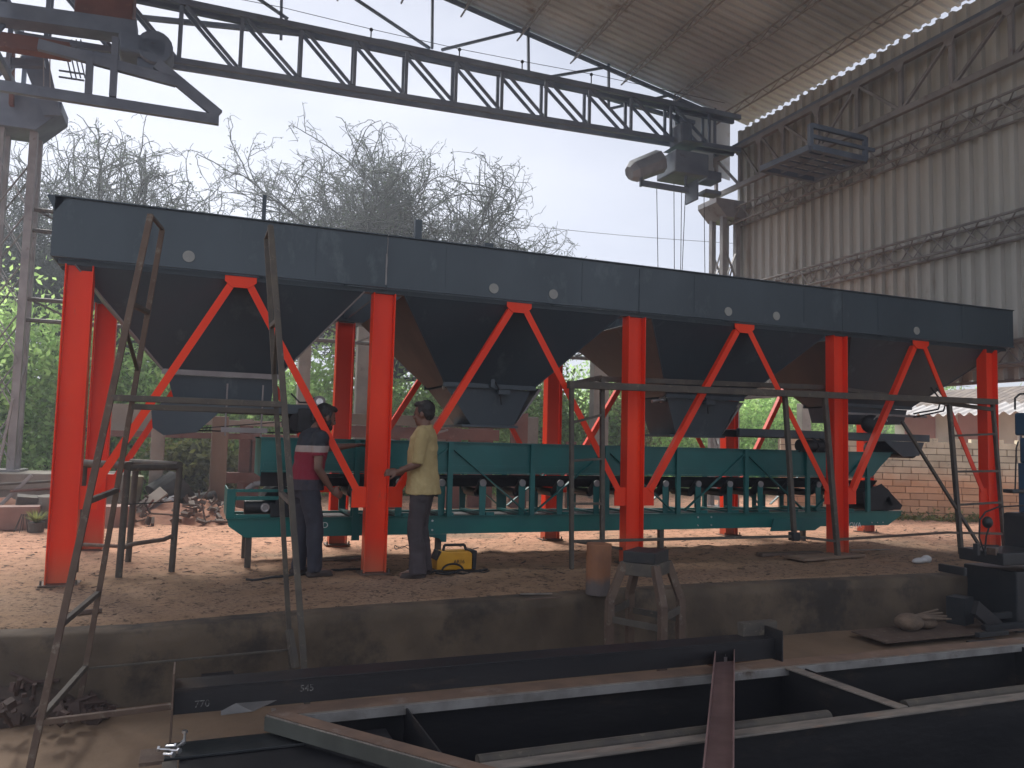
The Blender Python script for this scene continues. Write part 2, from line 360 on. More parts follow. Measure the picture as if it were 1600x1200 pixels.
def girt(z0, name="girt"):
    for za, r in ((z0, .022), (z0+.34, .022)):
        g = MB().tube((XW-.10, YEND, za), (XW-.10, -14, za), r, n=6).tube((XW-.40, YEND, za), (XW-.40, -14, za), r, n=6); g.build("rail", GSTEEL, wall)
    g = MB(); y = YEND; k = 0
    while y > -6:
        a = z0 if k % 2 else z0+.34; b = z0+.34 if k % 2 else z0
        for xx in (XW-.10, XW-.40): g.tube((xx, y, a), (xx, y-.30, b), .011, n=5)
        g.tube((XW-.10, y, a), (XW-.40, y-.30, a), .011, n=5); y -= .30; k += 1
    tag(g.build("lacing", GSTEEL, wall), kind="stuff")
for z in (2.62, 4.50, 6.30): girt(z)
MB().b2((XW-.05, YEND, WBOT-.06), (XW+.03, -14, WBOT-.01)).build("bottom_rail", GSTEEL, wall)

def roof_z(x): return 10.42-.19*abs(x-5.1)
roof = thing("shed_roof", (5.1, 0, 10.4), "brown underside of the pitched corrugated shed roof over the machine", "roof")
RY0, XE = 7.35, 12.78
al = Vector((1, 0, -.19)).normalized(); ar = Vector((-1, 0, -.19)).normalized()
for i in range(13):
    y1 = RY0-i*1.0
    corr((5.1, y1, 10.44+.004*(i % 2)), al, (0, -1, 0), 1.0, (XE-5.1)/al.x, .20, .050, (0, 0, -1)).build("sheet", ROOF, roof)
    corr((5.1, y1, 10.44+.004*(i % 2)), ar, (0, -1, 0), 1.0, 7.9, .20, .050, (0, 0, -1)).build("sheet", ROOF, roof)
for xx in np.arange(-1.8, 12.6, 1.25):
    zz = roof_z(xx)-.10
    p = MB().tube((xx, RY0-.05, zz), (xx, -5.6, zz), .02, n=6).tube((xx-.08, RY0-.05, zz-.22), (xx-.08, -5.6, zz-.22), .02, n=6)
    y = RY0-.1; k = 0
    while y > -5:
        p.tube((xx if k % 2 else xx-.08, y, zz-(0 if k % 2 else .22)), (xx-.08 if k % 2 else xx, y-.3, zz-(.22 if k % 2 else 0)), .009, n=4); y -= .3; k += 1
    p.build("purlin", GSTEEL, roof)
MB().prism([(XW+.02, RY0, roof_z(XW)-.07), (10.75, RY0, roof_z(10.75)-.07), (10.75, RY0, 7.75), (XW+.02, RY0, 7.55)], (0, .01, 0)).build("gable_sheet", ROOF, roof)
def lattice_column(x0, x1, y0, y1, z0, z1, label, m):
    t = thing("lattice_column", ((x0+x1)/2, (y0+y1)/2, z0), label, "column", "lattice columns of the crane way")
    for x in (x0, x1):
        for y in (y0, y1): MB().b2((x-.055, y-.055, z0), (x+.055, y+.055, z1)).build("leg", m, t)
    z = z0+.15; k = 0; st = .80
    while z+st < z1:
        for y in (y0-.03, y1+.03):
            MB().bar((x0, y, z), (x1, y, z+st), .012, .06, up=(0, 1, 0)).build("lacing_bar", m, t)
            MB().bar((x1, y-.015, z), (x0, y-.015, z+st), .012, .06, up=(0, 1, 0)).build("lacing_bar", m, t)
        for x in (x0-.03, x1+.03):
            a, b = (y0, y1) if k % 2 else (y1, y0)
            MB().bar((x, a, z), (x, b, z+st), .045, .012, up=(1, 0, 0)).build("lacing_bar", m, t)
        z += st; k += 1
    MB().b2((x0-.15, y0-.15, z0), (x1+.15, y1+.15, z0+.03)).build("base_plate", m, t)
    return t
lc = lattice_column(-2.12, -1.66, 6.75, 7.15, .66, 6.1, "grey lattice steel column standing on the concrete ledge at the left edge", GSTEEL)
rc = lattice_column(11.70, 12.06, 6.75, 7.15, .0, 6.5, "grey lattice steel column at the far end of the corrugated wall", GSTEEL)
def bracket(t, xa, xb, y0, y1, zt, zb, xin, inner):
    MB().prism([(xa, y0, zt), (xb, y0, zt), (xb, y0, zt-.16), (xin, y0, zb), (inner, y0, zb), (xa, y0, zt-.16)], (0, y1-y0, 0)).build("bracket", DSTEEL, t, bevel=.006)
bracket(lc, -2.6, -1.28, 6.6, 7.3, 6.62, 6.10, -1.62, -2.16)
MB().prism([(11.40, 6.6, 6.82), (12.2, 6.6, 6.82), (12.2, 6.6, 6.42), (11.68, 6.6, 6.42), (11.40, 6.6, 6.70)], (0, .7, 0)).build("bracket", LSTEEL, rc, bevel=.006)

# crane rail trusses
def rail_truss(x, ys, diag, za, zb, label, m, yn):
    t = thing("crane_rail_truss", (x, ys[0], za), label, "truss", "crane rail trusses")
    MB().bar((x, 7.5, zb), (x, yn, zb), .10, .10).build("top_chord", m, t, bevel=.008)
    MB().bar((x, 7.5, za), (x, yn, za), .09, .11).build("bottom_chord", m, t, bevel=.008)
    for y in ys:
        MB().b2((x-.03, y-.035, za+.055), (x+.03, y+.035, zb-.05)).build("post", m, t)
        MB().prism([(x-.04, y+.12, zb-.05), (x-.04, y-.10, zb-.05), (x-.04, y-.04, zb-.17), (x-.04, y+.05, zb-.17)], (-.008, 0, 0)).build("gusset", m, t)
    for (ya, a, yb, b) in diag: MB().bar((x, ya, a), (x, yb, b), .05, .05).build("diagonal", m, t)
    return t
XR = 11.9
ry = [U(px, py, X=XR).y for px, py in ((1119, 300), (1156, 280), (1188, 262), (1224, 240), (1278, 215), (1340, 180), (1408, 145), (1487, 105), (1580, 60))]
ry += [ry[-1]-1.1*i for i in range(1, 12)]
dg = []
for i in range(len(ry)-1):
    a, b = ry[i]-.06, ry[i+1]+.06
    dg.append((a, 7.90, b, 7.16) if i in (0, 1, 2, 3, 5) else (a, 7.16, b, 7.90))
rail_truss(XR, ry, dg, 7.10, 7.96, "grey steel truss carrying the crane rail along the corrugated wall", GSTEEL, -14)
rt = MB().bar((XR, 7.5, 8.05), (XR, -14, 8.05), .05, .07).build("crane_rail", DSTEEL, None); tag(rt, "dark crane rail lying on top of the truss by the corrugated wall", "rail", "crane rails")
yl = [7.2-1.1*i for i in range(20)]
rail_truss(-1.95, yl, [(yl[i]-.06, 7.6, yl[i+1]+.06, 6.8) for i in range(19)], 6.72, 7.66, "dark steel truss carrying the crane rail at the upper left corner", DSTEEL, -14)
rt = MB().bar((-1.95, 7.5, 7.75), (-1.95, -14, 7.75), .05, .07).build("crane_rail", DSTEEL, None); tag(rt, "dark crane rail lying on top of the left truss", "rail", "crane rails")

# the travelling crane girder: two parallel planes of angles
YG = 6.3
cg = thing("crane_girder", (5, YG, 7.6), "dark lattice crane girder spanning the shed above the machine", "crane")
lo0, lo1 = U(185, 80, Y=YG), U(1025, 214, Y=YG); hi0, hi1 = U(400, 27, Y=YG), U(1080, 168, Y=YG)
zl = lambda x: lo0.z+(lo1.z-lo0.z)*(x-lo0.x)/(lo1.x-lo0.x)
zh = lambda x: hi0.z+(hi1.z-hi0.z)*(x-hi0.x)/(hi1.x-hi0.x)
for dy in (0, .24):
    MB().bar((-1.9, YG+dy, zl(-1.9)), (11.8, YG+dy, zl(11.8)), .07, .10).build("bottom_chord", DSTEEL, cg, bevel=.006)
    MB().bar((-1.9, YG+dy, zh(-1.9)), (11.8, YG+dy, zh(11.8)), .08, .105).build("top_chord", DSTEEL, cg, bevel=.006)
gx = [U(px, 110, Y=YG).x for px in (278, 375, 469, 554, 635, 713, 785, 854, 922)]
st = gx[-1]-gx[-2]
gx += [gx[-1]+st*(i+1) for i in range(3)]; gx = [gx[0]-2*st, gx[0]-st]+gx
for i, x in enumerate(gx):
    for dy in (0, .24):
        MB().b2((x-.03, YG+dy-.02, zl(x)+.06), (x+.03, YG+dy+.02, zh(x)-.06)).build("post", DSTEEL, cg)
        if i < len(gx)-1:
            x2 = gx[i+1]; MB().bar((x+.07, YG+dy, zh(x)-.06), (x2-.05, YG+dy, zl(x2)+.06), .04, .055).build("diagonal", DSTEEL, cg)
# thin supply wire with insulators along the girder
wi = thing("supply_wire", (5, YG, 8.7), "thin supply wire on small insulators running above the crane girder", "wire")
ins = [U(px, py, Y=YG) for px, py in ((440, 14), (580, 48), (718, 79), (816, 98), (924, 118))]
MB().path([V((-1, YG, ins[0].z-.05))]+[p+V((0, 0, .03)) for p in ins]+[V((11.4, YG, ins[-1].z+.03))], .006, 5).build("wire", BLK, wi)
for p in ins[1:]: MB().tube(p-V((0, 0, .16)), p, .012, n=6).ell(p+V((0, 0, .02)), (.035, .035, .035), nu=8, nv=6).build("insulator", BLK, wi)

# the hoist at the right of the girder
ho = thing("hoist", U(1060, 250, Y=YG-.2), "dark electric hoist with a rounded motor cover hanging at the right end of the girder", "hoist")
def pb(m, x0, y0, x1, y1, Yc, dep):     # a real box between two sighted corners on a plane, with depth
    a, b = U(x0, y0, Y=Yc), U(x1, y1, Y=Yc); a2_ = U(x0, y0, Y=Yc+dep); a.x = min(max(a.x, a2_.x), b.x-.04) if a2_.x > a.x else a.x; m.box(((a.x+b.x)/2, Yc+dep/2, (a.z+b.z)/2), (abs(b.x-a.x), dep, abs(a.z-b.z))); return m
pb(MB(), 1026, 226, 1108, 276, YG-.45, .75).build("body", DSTEEL, ho, bevel=.03)
pb(MB(), 1046, 186, 1082, 226, YG-.3, .45).build("trolley", DSTEEL, ho, bevel=.03)
pb(MB(), 1036, 212, 1100, 224, YG-.5, .8).build("trolley_frame", DSTEEL, ho, bevel=.01)
a, b = U(1031, 252, Y=YG-.15), U(990, 268, Y=YG-.15)
MB().tube(a, b, .25, .23, 8).tube(b, b+(b-a).normalized()*.12, .23, .14, 8).build("motor_cover", HCOV, ho, bevel=.01)
pb(MB(), 1000, 289, 1076, 293, YG-.3, .06).build("lower_bar", DSTEEL, ho)
for px in (1002, 1072): pb(MB(), px-2, 270, px+2, 291, YG-.3, .06).build("hanger", DSTEEL, ho)
pb(MB(), 1070, 276, 1092, 312, YG-.35, .45).build("rope_guide", DSTEEL, ho, bevel=.02)
pb(MB(), 1088, 262, 1128, 284, YG-.2, .4).build("gearbox", DSTEEL, ho, bevel=.02)
pb(MB(), 1090, 292, 1128, 305, YG-.2, .3).build("drum_end", DSTEEL, ho, bevel=.02)
for k, (xa, ya, xb, yb) in enumerate(((1026, 285, 1029, 470), (1053, 285, 1054, 470), (1065, 300, 1063, 470), (1071, 300, 1064, 470), (1100, 300, 1102, 470))):
    MB().tube(U(xa, ya, Y=YG-.1), U(xb, yb, Y=YG-.1), .008, n=5).build("rope", BLK, ho)

# end carriage and walkway frame at the left end of the crane
ec = thing("crane_end_carriage", U(90, 60, Y=5.6), "dark riveted end carriage and brackets of the crane at the upper left", "crane carriage")
def lb(x0, y0, x1, y1, Yc, w, h, m, name, t, Y1=None):
    p = U(x0, y0, Y=Yc); q = U(x1, y1, Y=Yc if Y1 is None else Y1); return MB().bar(p, q, w, h).build(name, m, t)
lb(-60, 14, 215, 52, 5.6, .35, .24, DSTEEL, "carriage_beam", ec)
lb(-60, 55, 110, 82, 5.8, .20, .22, RUSTB, "carriage_beam", ec)
lb(-40, 96, 70, 100, 6.2, .12, .12, DSTEEL, "tie", ec)
pb(MB(), 120, -50, 206, 42, 5.5, .5).build("end_panel", RUSTB, ec, bevel=.02)
pb(MB(), 185, 46, 262, 92, 5.4, .6).build("wheel_box", DSTEEL, ec, bevel=.05)
a = U(242, 72, Y=5.4); MB().tube(a, a+V((0, .5, 0)), .26, n=20).build("wheel", DSTEEL, ec, bevel=.02)
pb(MB(), 214, 88, 252, 112, 5.5, .35).build("buffer", DSTEEL, ec, bevel=.03)
p = [U(x, y, Y=6.5) for x, y in ((32, 88), (72, 78), (92, 168), (96, 180), (68, 180), (36, 98))]
MB().prism(p, (0, .05, 0)).build("gusset", DSTEEL, ec)
lb(20, 70, 18, 165, 6.5, .06, .10, RUSTB, "post", ec)
lb(-20, 130, 18, 98, 6.5, .06, .07, DSTEEL, "tie", ec)
for k in range(5): lb(98+k*7, 62, 112+k*7, 122, 6.2, .02, .02, DSTEEL, "bus_bar", ec)
for y in (110, 120): lb(92, y, 132, y+6, 6.2, .02, .025, DSTEEL, "bus_bar", ec)
for x in (68, 78): lb(x, 76, x, 138, 6.1, .015, .02, LSTEEL, "conduit", ec)
wf = thing("walkway_frame", U(200, 150, Y=5.0), "dark triangular walkway frame hanging under the left end of the crane", "frame", "walkway frames hanging under the crane")
for Yc in (5.0, 5.14):
    lb(-40, 128, 342, 188, Yc, .09, .15, DSTEEL, "bottom_rail", wf)
    lb(60, 70, 275, 128, Yc, .09, .15, DSTEEL, "top_rail", wf)
    lb(245, 100, 342, 180, Yc, .09, .16, DSTEEL, "end_brace", wf)
    lb(141, 88, 138, 148, Yc, .09, .11, DSTEEL, "post", wf)
    lb(181, 60, 176, 152, Yc, .09, .12, DSTEEL, "post", wf)
wf2 = thing("walkway_frame", U(1275, 260, X=11.2), "dark flat walkway frame hanging below the crane rail beside the corrugated wall", "frame", "walkway frames hanging under the crane")
zq = 6.35
q = [U(px, py, Z=zq) for px, py in ((1190, 264), (1252, 240), (1352, 250), (1272, 281))]
q[1] = q[0]+(q[2]-q[3])
for i in range(4): MB().bar(q[i], q[(i+1) % 4], .09, .10).build("rail", DSTEEL, wf2)
for t_ in (.2, .4, .6, .8): MB().bar(L3(q[0], q[1], t_), L3(q[3], q[2], t_), .14, .03).build("walk_board", DSTEEL, wf2)
for t_ in (.33, .66): MB().bar(L3(q[0], q[3], t_), L3(q[1], q[2], t_), .05, .05).build("cross_rail", DSTEEL, wf2)
for a_ in (q[1], q[2]): MB().bar(a_, a_+V((0, 0, .40)), .07, .07).build("hanger", DSTEEL, wf2)
MB().bar(q[1]+V((0, 0, .38)), q[2]+V((0, 0, .38)), .06, .08).build("top_rail", DSTEEL, wf2)
MB().bar(q[1]+V((0, 0, .2)), q[2]+V((.2, 0, .2)), .05, .06).build("top_rail", DSTEEL, wf2)

# gable truss of the roof
gt = thing("gable_truss", (6, 7.2, 9), "thin grey steel truss closing the far gable of the shed roof", "truss")
YT = 7.25
def gl(x0, y0, x1, y1, w=.05): MB().bar(U(x0, y0, Y=YT), U(x1, y1, Y=YT), w, w).build("member", DSTEEL, gt)
gl(205, 26, 600, 66, .08); gl(600, 66, 790, 108, .08); gl(790, 108, 1085, 192, .08)
for a_ in ((440, -20, 439, 62), (676, -30, 675, 76), (825, 40, 826, 122), (951, 100, 951, 168), (1117, 150, 1117, 245), (555, -2, 672, 76), (690, 78, 828, 44), (830, 125, 948, 105), (952, 170, 1050, 148), (210, -40, 320, 42), (395, -8, 450, 30)): gl(*a_)
MB().bar((5.1, YT, 10.30), (XW, YT, roof_z(XW)-.14), .06, .08).build("rafter", DSTEEL, gt)
MB().bar((5.1, YT, 10.30), (-2.1, YT, roof_z(-2.1)-.14), .06, .08).build("rafter", DSTEEL, gt)
MB().b2((10.72, YT-.04, 7.7), (10.82, YT+.04, roof_z(10.77)-.1)).build("member", DSTEEL, gt)

# lattice ties between the columns behind the machine
for zt, lab in ((4.55, "upper lattice tie from the left column, running behind the machine's top"), (3.08, "lower lattice tie from the left column, running behind the hoppers")):
    t = thing("lattice_tie", (5, 6.95, zt), lab, "tie beam", "lattice ties behind the machine")
    for dz in (0, .34): MB().tube((-1.66, 6.95, zt+dz), (11.7, 6.95, zt+dz), .035, n=8).build("chord", SCAF, t)
    k = MB(); x = -1.6; i = 0
    while x < 11.2:
        MB().tube((x, 6.95, zt+(.34 if i % 2 == 0 else 0)), (x+.75, 6.95, zt+(0 if i % 2 == 0 else .34)), .018, n=6).build("lacing_bar", SCAF, t); x += .75; i += 1

# ------------------------------------------------------------------ the batching machine
CX = [0.0, 2.689, 5.566, 8.507, 11.193]; WID = 2.18; XL, XRR = -.22, 11.60; ZB, ZT = 2.81, 3.32
bm = thing("batching_machine", (5.6, 1.1, 0), "long dark teal aggregate batching machine with four hoppers on bright red columns", "machine")
# top trough panels, 5 mm plates with returned edges
def panel(x0, x1, y, name="front_panel"):
    m = MB(); m.b2((x0, y-.006, ZB), (x1, y+.006, ZT)); m.b2((x0, y-.03, ZT), (x1, y+.03, ZT+.012)); m.b2((x0, y-.022, ZB-.012), (x1, y+.006, ZB)); return m.build(name, HOP, bm, bevel=.002)
xs_ = [XL, CX[1], CX[2]-.002, CX[3], XRR]
for i in range(4):
    panel(xs_[i]+.003, xs_[i+1]-.003, -.02, "front_panel"); panel(xs_[i]+.003, xs_[i+1]-.003, WID+.20, "rear_panel")
for x in (XL, XRR): MB().b2((x-.006, -.012, ZB), (x+.006, WID+.19, ZT)).build("end_panel", HOP, bm)
for x in CX[1:4]: MB().b2((x-.01, -.012, ZB-.02), (x+.01, WID+.19, ZT-.02)).build("divider", HOP, bm)
MB().prism([(XL-.06, -.026, ZT+.012), (XL+.10, -.026, ZT+.012), (XL+.006, -.026, ZT-.13)], (0, .03, 0)).build("corner_plate", HOP, bm)
MB().b2((CX[1]-.012, -.034, ZB+.02), (CX[1]+.002, -.027, ZB+.33)).build("weld_seam", GSTEEL, bm)
for (px, py) in ((295, 401), (771, 451), (864, 460), (1137, 487), (1212, 494), (1431, 517)):
    c = U(px, py, Y=-.02); MB().tube((c.x, -.027, c.z), (c.x, -.036, c.z), .052, n=24).build("cover_disc", DISC, bm)
for i, x in enumerate(CX[1:4]): MB().path([V((x+.002*math.sin(k), -.0285, ZB+.02+k*.03)) for k in range(17)], .004, 5).build("weld_bead", GSTEEL if i == 0 else HOP, bm)
for x in (.55, 2.0, 3.3, 4.85, 6.3, 7.9, 9.1, 10.6): MB().b2((x-.004, -.031, ZB+.05), (x+.004, -.0265, ZT-.03)).build("plate_seam", HOP, bm)
# beams under the trough
for y in (.10, WID+.02): MB().b2((XL+.05, y-.05, ZB-.055), (XRR-.05, y+.05, ZB-.014)).build("top_beam", HOP, bm)
# hoppers
hb = [(.70, 1.76, 1.91), (3.56, 4.62, 1.93), (6.44, 7.56, 1.93), (9.30, 10.48, 1.93)]
HY0, HY1 = .75, 1.50
for i, (a, b, zb) in enumerate(hb):
    x0 = CX[i]-.02 if i else -.04; x1 = CX[i+1]-.20 if i < 3 else 11.42
    if i: x0 += .22
    m = MB(); m.frustum((a, b, HY0, HY1, zb), (x0, x1, .04, WID+.12, ZB-.056))
    h = m.build("hopper", HOP, bm, solid=.008)
    for (xa_, xb_) in ((a, x0), (b, x1)): MB().tube((xa_, HY0-.006, zb), (xb_, .034, ZB-.056), .008, n=6).build("edge_weld", GSTEEL if i == 0 else HOP, h)
    if i in (1, 3):      # the left slope of this hopper is still in its brown primer
        h.data.materials.append(HOPB); h.data.polygons[3].material_index = 1
    MB().b2((a-.03, HY0-.03, zb-.02), (b+.03, HY0-.002, zb+.035)).build("flange", GSTEEL if i == 0 else HOP, h); MB().b2((a-.03, HY1+.002, zb-.02), (b+.03, HY1+.03, zb+.035)).build("flange", HOP, h)
lowers = [(.79, 1.71, .80, 1.45, 1.66), (3.90, 4.42, .82, 1.43, 1.50), (6.62, 7.30, .82, 1.43, 1.46), (9.36, 10.42, .80, 1.45, 1.70)]
for i, ((a, b, zb), l) in enumerate(zip(hb, lowers)):
    MB().frustum(l, (a+.02, b-.02, HY0+.02, HY1-.02, zb-.022)).build("chute", HOP, bm, solid=.008)
    if i in (1, 2):
        c = (l[0]+l[1])/2
        MB().b2((l[0]-.12, .78, l[4]-.03), (l[1]+.04, 1.48, l[4]-.004)).build("gate_frame", HOP, bm)
        MB().prism([(l[1]+.02, .80, l[4]+.02), (l[1]+.16, .80, l[4]+.20), (l[1]+.34, .80, l[4]+.44), (l[1]+.30, .80, l[4]+.44), (l[1]+.10, .80, l[4]+.14)], (0, .62, 0)).build("gate_door", GSTEEL, bm)
        MB().tube((l[0]-.34, .84, l[4]+.40), (l[0]-.02, .84, l[4]+.46), .022, n=8).tube((l[0]-.22, .84, l[4]+.42), (l[0]-.02, .84, l[4]+.46), .035, n=10).build("gate_cylinder", ZINC, bm)
        MB().box((c+.08, .70, zb-.06), (.14, .06, .05)).build("switch_arm", HOP, bm); MB().box((c+.02, .70, zb+.12), (.26, .04, .02)).box((c-.06, .70, zb+.05), (.05, .05, .12)).box((c+.10, .70, zb+.12), (.07, .05, .07)).build("limit_switch", HOP, bm)
        MB().path([V((c-.2, .72, zb+.14)), V((c-.05, .70, zb+.10)), V((c+.02, .69, zb-.02)), V((c+.06, .70, zb-.2))], .008, 6).build("hose", BLK, bm)
# columns: H sections opening towards the viewer, front and rear, with gussets and braces
def column(x, y, s):
    m = MB(); hw = .105
    m.b2((x-hw+.009, y+.070, 0-.02), (x+hw-.009, y+.080, ZB-.058)); 
    for e in (-1, 1): m.b2((x+e*hw-.005, y, -.02), (x+e*hw+.005, y+.15, ZB-.058))
    m.b2((x-hw-.01, y-.01, -.03), (x+hw+.01, y+.16, -.005))
    c_ = m.build("column", RED, bm, bevel=.002)
    MB().b2((x-.15, y-.045, .0), (x+.15, y+.195, .014)).build("base_plate", SCAFR, bm, bevel=.002)
    for e in (-1, 1): MB().tube((x+e*.132, y-.015, .0), (x+e*.132, y-.015, .05), .009, n=6).build("anchor_bolt", SCAF, bm)
    MB().path([V((x-hw-.003, y+.02+.004*math.sin(k*2.1), .3+k*.24)) for k in range(11)], .003, 4).build("weld_bead", RED, bm)
    return c_
def brace(p, q, back):
    sgn = 1 if not back else 1
    m = MB(); m.bar(p, q, .008, .068); m2 = MB()
    d = (Vector(q)-Vector(p)).normalized(); u = Vector((-d.z, 0, d.x));  u = u if u.z > 0 else -u
    m.bar(Vector(p)+u*.030+V((0, .035, 0)), Vector(q)+u*.030+V((0, .035, 0)), .060, .008, up=u)
    return m.build("brace", RED, bm)
for y, back in ((0.0, False), (WID, True)):
    for i, x in enumerate(CX):
        column(x, y, i)
        for e in ((-1, 1) if 0 < i < 4 else ((1,) if i == 0 else (-1,))):
            a = x+e*.112; b = x+e*.25
            MB().prism([(a, y+.02, .64), (b, y+.02, .64), (b, y+.02, .80), (b-e*.05, y+.02, .84), (a, y+.02, .84)], (0, .010, 0)).build("gusset", RED, bm)
    for i in range(4):
        c = [1.33, 4.127, 7.03, 9.87][i]
        MB().prism([(c-.14, y-.004, ZB-.03), (c+.14, y-.004, ZB-.03), (c+.14, y-.004, ZB-.08), (c+.075, y-.004, ZB-.135), (c-.075, y-.004, ZB-.135), (c-.14, y-.004, ZB-.08)], (0, .010, 0)).build("top_gusset", RED, bm)
        brace((CX[i]+.20, y+.014, .80), (c-.085, y+.014, ZB-.11), back)
        brace((CX[i+1]-.20, y+.014, .80), (c+.085, y+.014, ZB-.11), back)
MB().b2((3.9, .5, ZT), (4.0, .6, ZT+.2)).build("stub_post", HOP, bm)
a = U(653, 372, Y=.1); MB().b2((a.x-.035, .08, ZT-.02), (a.x+.035, .15, ZT+.24)).build("stub_post", HOP, bm)
a = U(412, 340, Y=.9); MB().b2((a.x-.02, .88, ZB), (a.x+.02, .92, ZT+.52)).build("stub_post", HOP, bm)
# belt feeder under hopper one and under hopper four
def feeder(x0, x1, z, name_end_left, mx_, mz):
    f = MB().b2((x0+.2, .70, z), (x1, .76, z+.10)).b2((x0+.2, 1.46, z), (x1, 1.52, z+.10)).b2((x0+.4, .77, z+.09), (x1-.1, 1.45, z+.095)).build("feeder_frame", HOP, bm, bevel=.004)
    return f
f1 = feeder(.60, 2.12, 1.54, True, 0, 0)
MB().prism([(.60, .69, 1.52), (.74, .69, 1.66), (1.28, .69, 1.60), (1.02, .69, 1.33), (.72, .69, 1.29), (.62, .69, 1.36)], (0, .02, 0)).build("end_cheek", HOP, bm); MB().prism([(.60, 1.52, 1.52), (.74, 1.52, 1.66), (1.28, 1.52, 1.60), (1.02, 1.52, 1.33), (.72, 1.52, 1.29), (.62, 1.52, 1.36)], (0, .02, 0)).build("end_cheek", HOP, bm)
MB().tube((.80, .71, 1.46), (.80, 1.52, 1.46), .12, n=20).build("feeder_drum", BLK, bm, bevel=.01)
MB().bar((.80, .75, 1.34), (1.95, .75, 1.47), .03, .01).b2((.9, .78, 1.34), (2.0, 1.44, 1.352)).build("feeder_belt", BLK, bm)
MB().box((1.46, .66, 1.36), (.44, .04, .05)).build("drip_bar", GSTEEL, bm)
for x in (1.28, 1.62): MB().tube((x, .67, 1.30), (x, .67, 1.82), .009, n=6).build("hanger_rod", GSTEEL, bm)
MB().b2((1.98, .68, 1.36), (2.30, .78, 1.60)).build("gearbox_plate", DMACH, bm, bevel=.01)
a = U(498, 628, Y=.62); MB().tube((a.x, .56, a.z), (a.x, .90, a.z), .062, n=20).build("feeder_motor", GSTEEL, bm, bevel=.008)
MB().tube((a.x, .55, a.z), (a.x, .562, a.z), .035, n=16).build("motor_cap", ZINC, bm)
MB().box((a.x+.05, .72, a.z-.13), (.22, .20, .14)).build("gearbox", DMACH, bm, bevel=.012)
MB().path([V((1.9, .7, 1.75)), V((1.98, .62, 1.66)), V((2.06, .6, 1.66)), V((2.14, .58, 1.72))], .008, 6).build("hose", BLK, bm)
MB().tube((2.0, .70, 1.46), (2.0, 1.5, 1.46), .11, n=20).build("feeder_drum", BLK, bm, bevel=.01)
f4 = feeder(7.30, 10.82, 1.46, True, 0, 0)
MB().tube((10.50, .72, 1.34), (10.50, 1.50, 1.34), .12, n=20).build("feeder_drum", BLK, bm, bevel=.01)
MB().prism([(9.95, .69, 1.46), (10.70, .69, 1.45), (10.60, .69, 1.26), (10.30, .69, 1.24), (10.1, .69, 1.36)], (0, .015, 0)).build("end_cheek", HOP, bm)
MB().b2((8.0, .78, 1.27), (10.5, 1.44, 1.28)).build("feeder_belt", BLK, bm)
MB().tube((8.42, .66, 1.36), (9.02, .66, 1.36), .085, n=20).build("feeder_motor", DMACH, bm, bevel=.01)
for x in (8.62, 8.74, 8.86): 
    MB().path([V((x, .64, 1.46)), V((x+.04, .58, 1.42)), V((x+.06, .57, 1.34)), V((x+.03, .58, 1.28))], .012, 6).build("hose", BLK, bm)
MB().ell((9.62, .60, 1.68), (.17, .10, .13), nu=16, nv=10).build("gearbox", DMACH, bm, smooth=True)
for k, rr in enumerate((.10, .075, .13)):
    MB().path([V((9.66+.03*k+rr*math.cos(t), .52+.01*k, 1.68+rr*math.sin(t))) for t in np.linspace(.3, 6.0, 18)], .006, 5).build("cable_loop", ZINC, bm)
MB().path([V((10.6, .5, 2.25)), V((10.75, .45, 2.05)), V((10.70, .45, 1.92)), V((10.4, .6, 1.85))], .012, 6).path([V((10.7, .5, 2.25)), V((10.86, .45, 2.05)), V((10.80, .45, 1.9)), V((10.4, .6, 1.8))], .012, 6).build("hose", BLK, bm)
MB().b2((9.0, .64, 1.80), (10.7, .68, 1.83)).build("conduit", GSTEEL, bm)

# ------------------------------------------------------------------ the gathering conveyor under the hoppers
cv = thing("conveyor", (5.8, 1.1, 0), "long green belt conveyor lying under the hoppers between the red columns", "conveyor")
C0, C1 = .74, 1.46
for y, nm in ((C0, "near_channel"), (C1, "far_channel")):
    zb, zt = .285, .475
    m = MB().prism([(1.34, y, zt), (1.36, y, .40), (1.52, y, zb), (10.05, y, zb), (10.30, y, .42), (10.30, y, zt)], (0, .008, 0))
    m.b2((1.34, y-.03, zt), (10.30, y+.035, zt+.008)); m.b2((1.54, y+.008, zb), (10.0, y+.05, zb+.008))
    m.build("channel", GRN2, cv)
# skirt board
for y, s in ((C0-.06, -1), (C1+.06, 1)):
    m = MB().prism([(1.63, y, 1.29), (1.63, y, .96), (9.72, y, .96), (9.86, y, 1.10), (10.05, y, 1.25), (10.05, y, 1.29)], (0, .008, 0))
    m.b2((1.62, y-.03, 1.285), (10.06, y+.03, 1.297)); m.b2((1.64, y-.035, .945), (9.70, y+.02, .958)); m.b2((1.66, y-.012, 1.0), (9.6, y-.001, 1.04)); m.build("skirt_board", GRN, cv)
MB().b2((1.63, C0-.05, .90), (1.64, C1+.06, 1.285)).build("skirt_end", GRN, cv)
vt = [2.60, 3.62, 4.60, 5.56, 6.55, 7.57, 8.56, 9.60]
for x in vt:
    for y in (C0-.085, C1+.085): MB().b2((x-.028, y-.02, .484), (x+.028, y+.02, 1.284)).build("post", GRN, cv)
for c in (3.62, 5.56, 7.57, 9.60):
    for e in (-1, 1):
        if c == 9.60 and e > 0: continue
        for y in (C0-.075, C1+.075): MB().bar((c+e*.03, y, 1.22), (c+e*.92, y, .52), .012, .045, up=(0, 1, 0)).build("diagonal", GRN, cv)
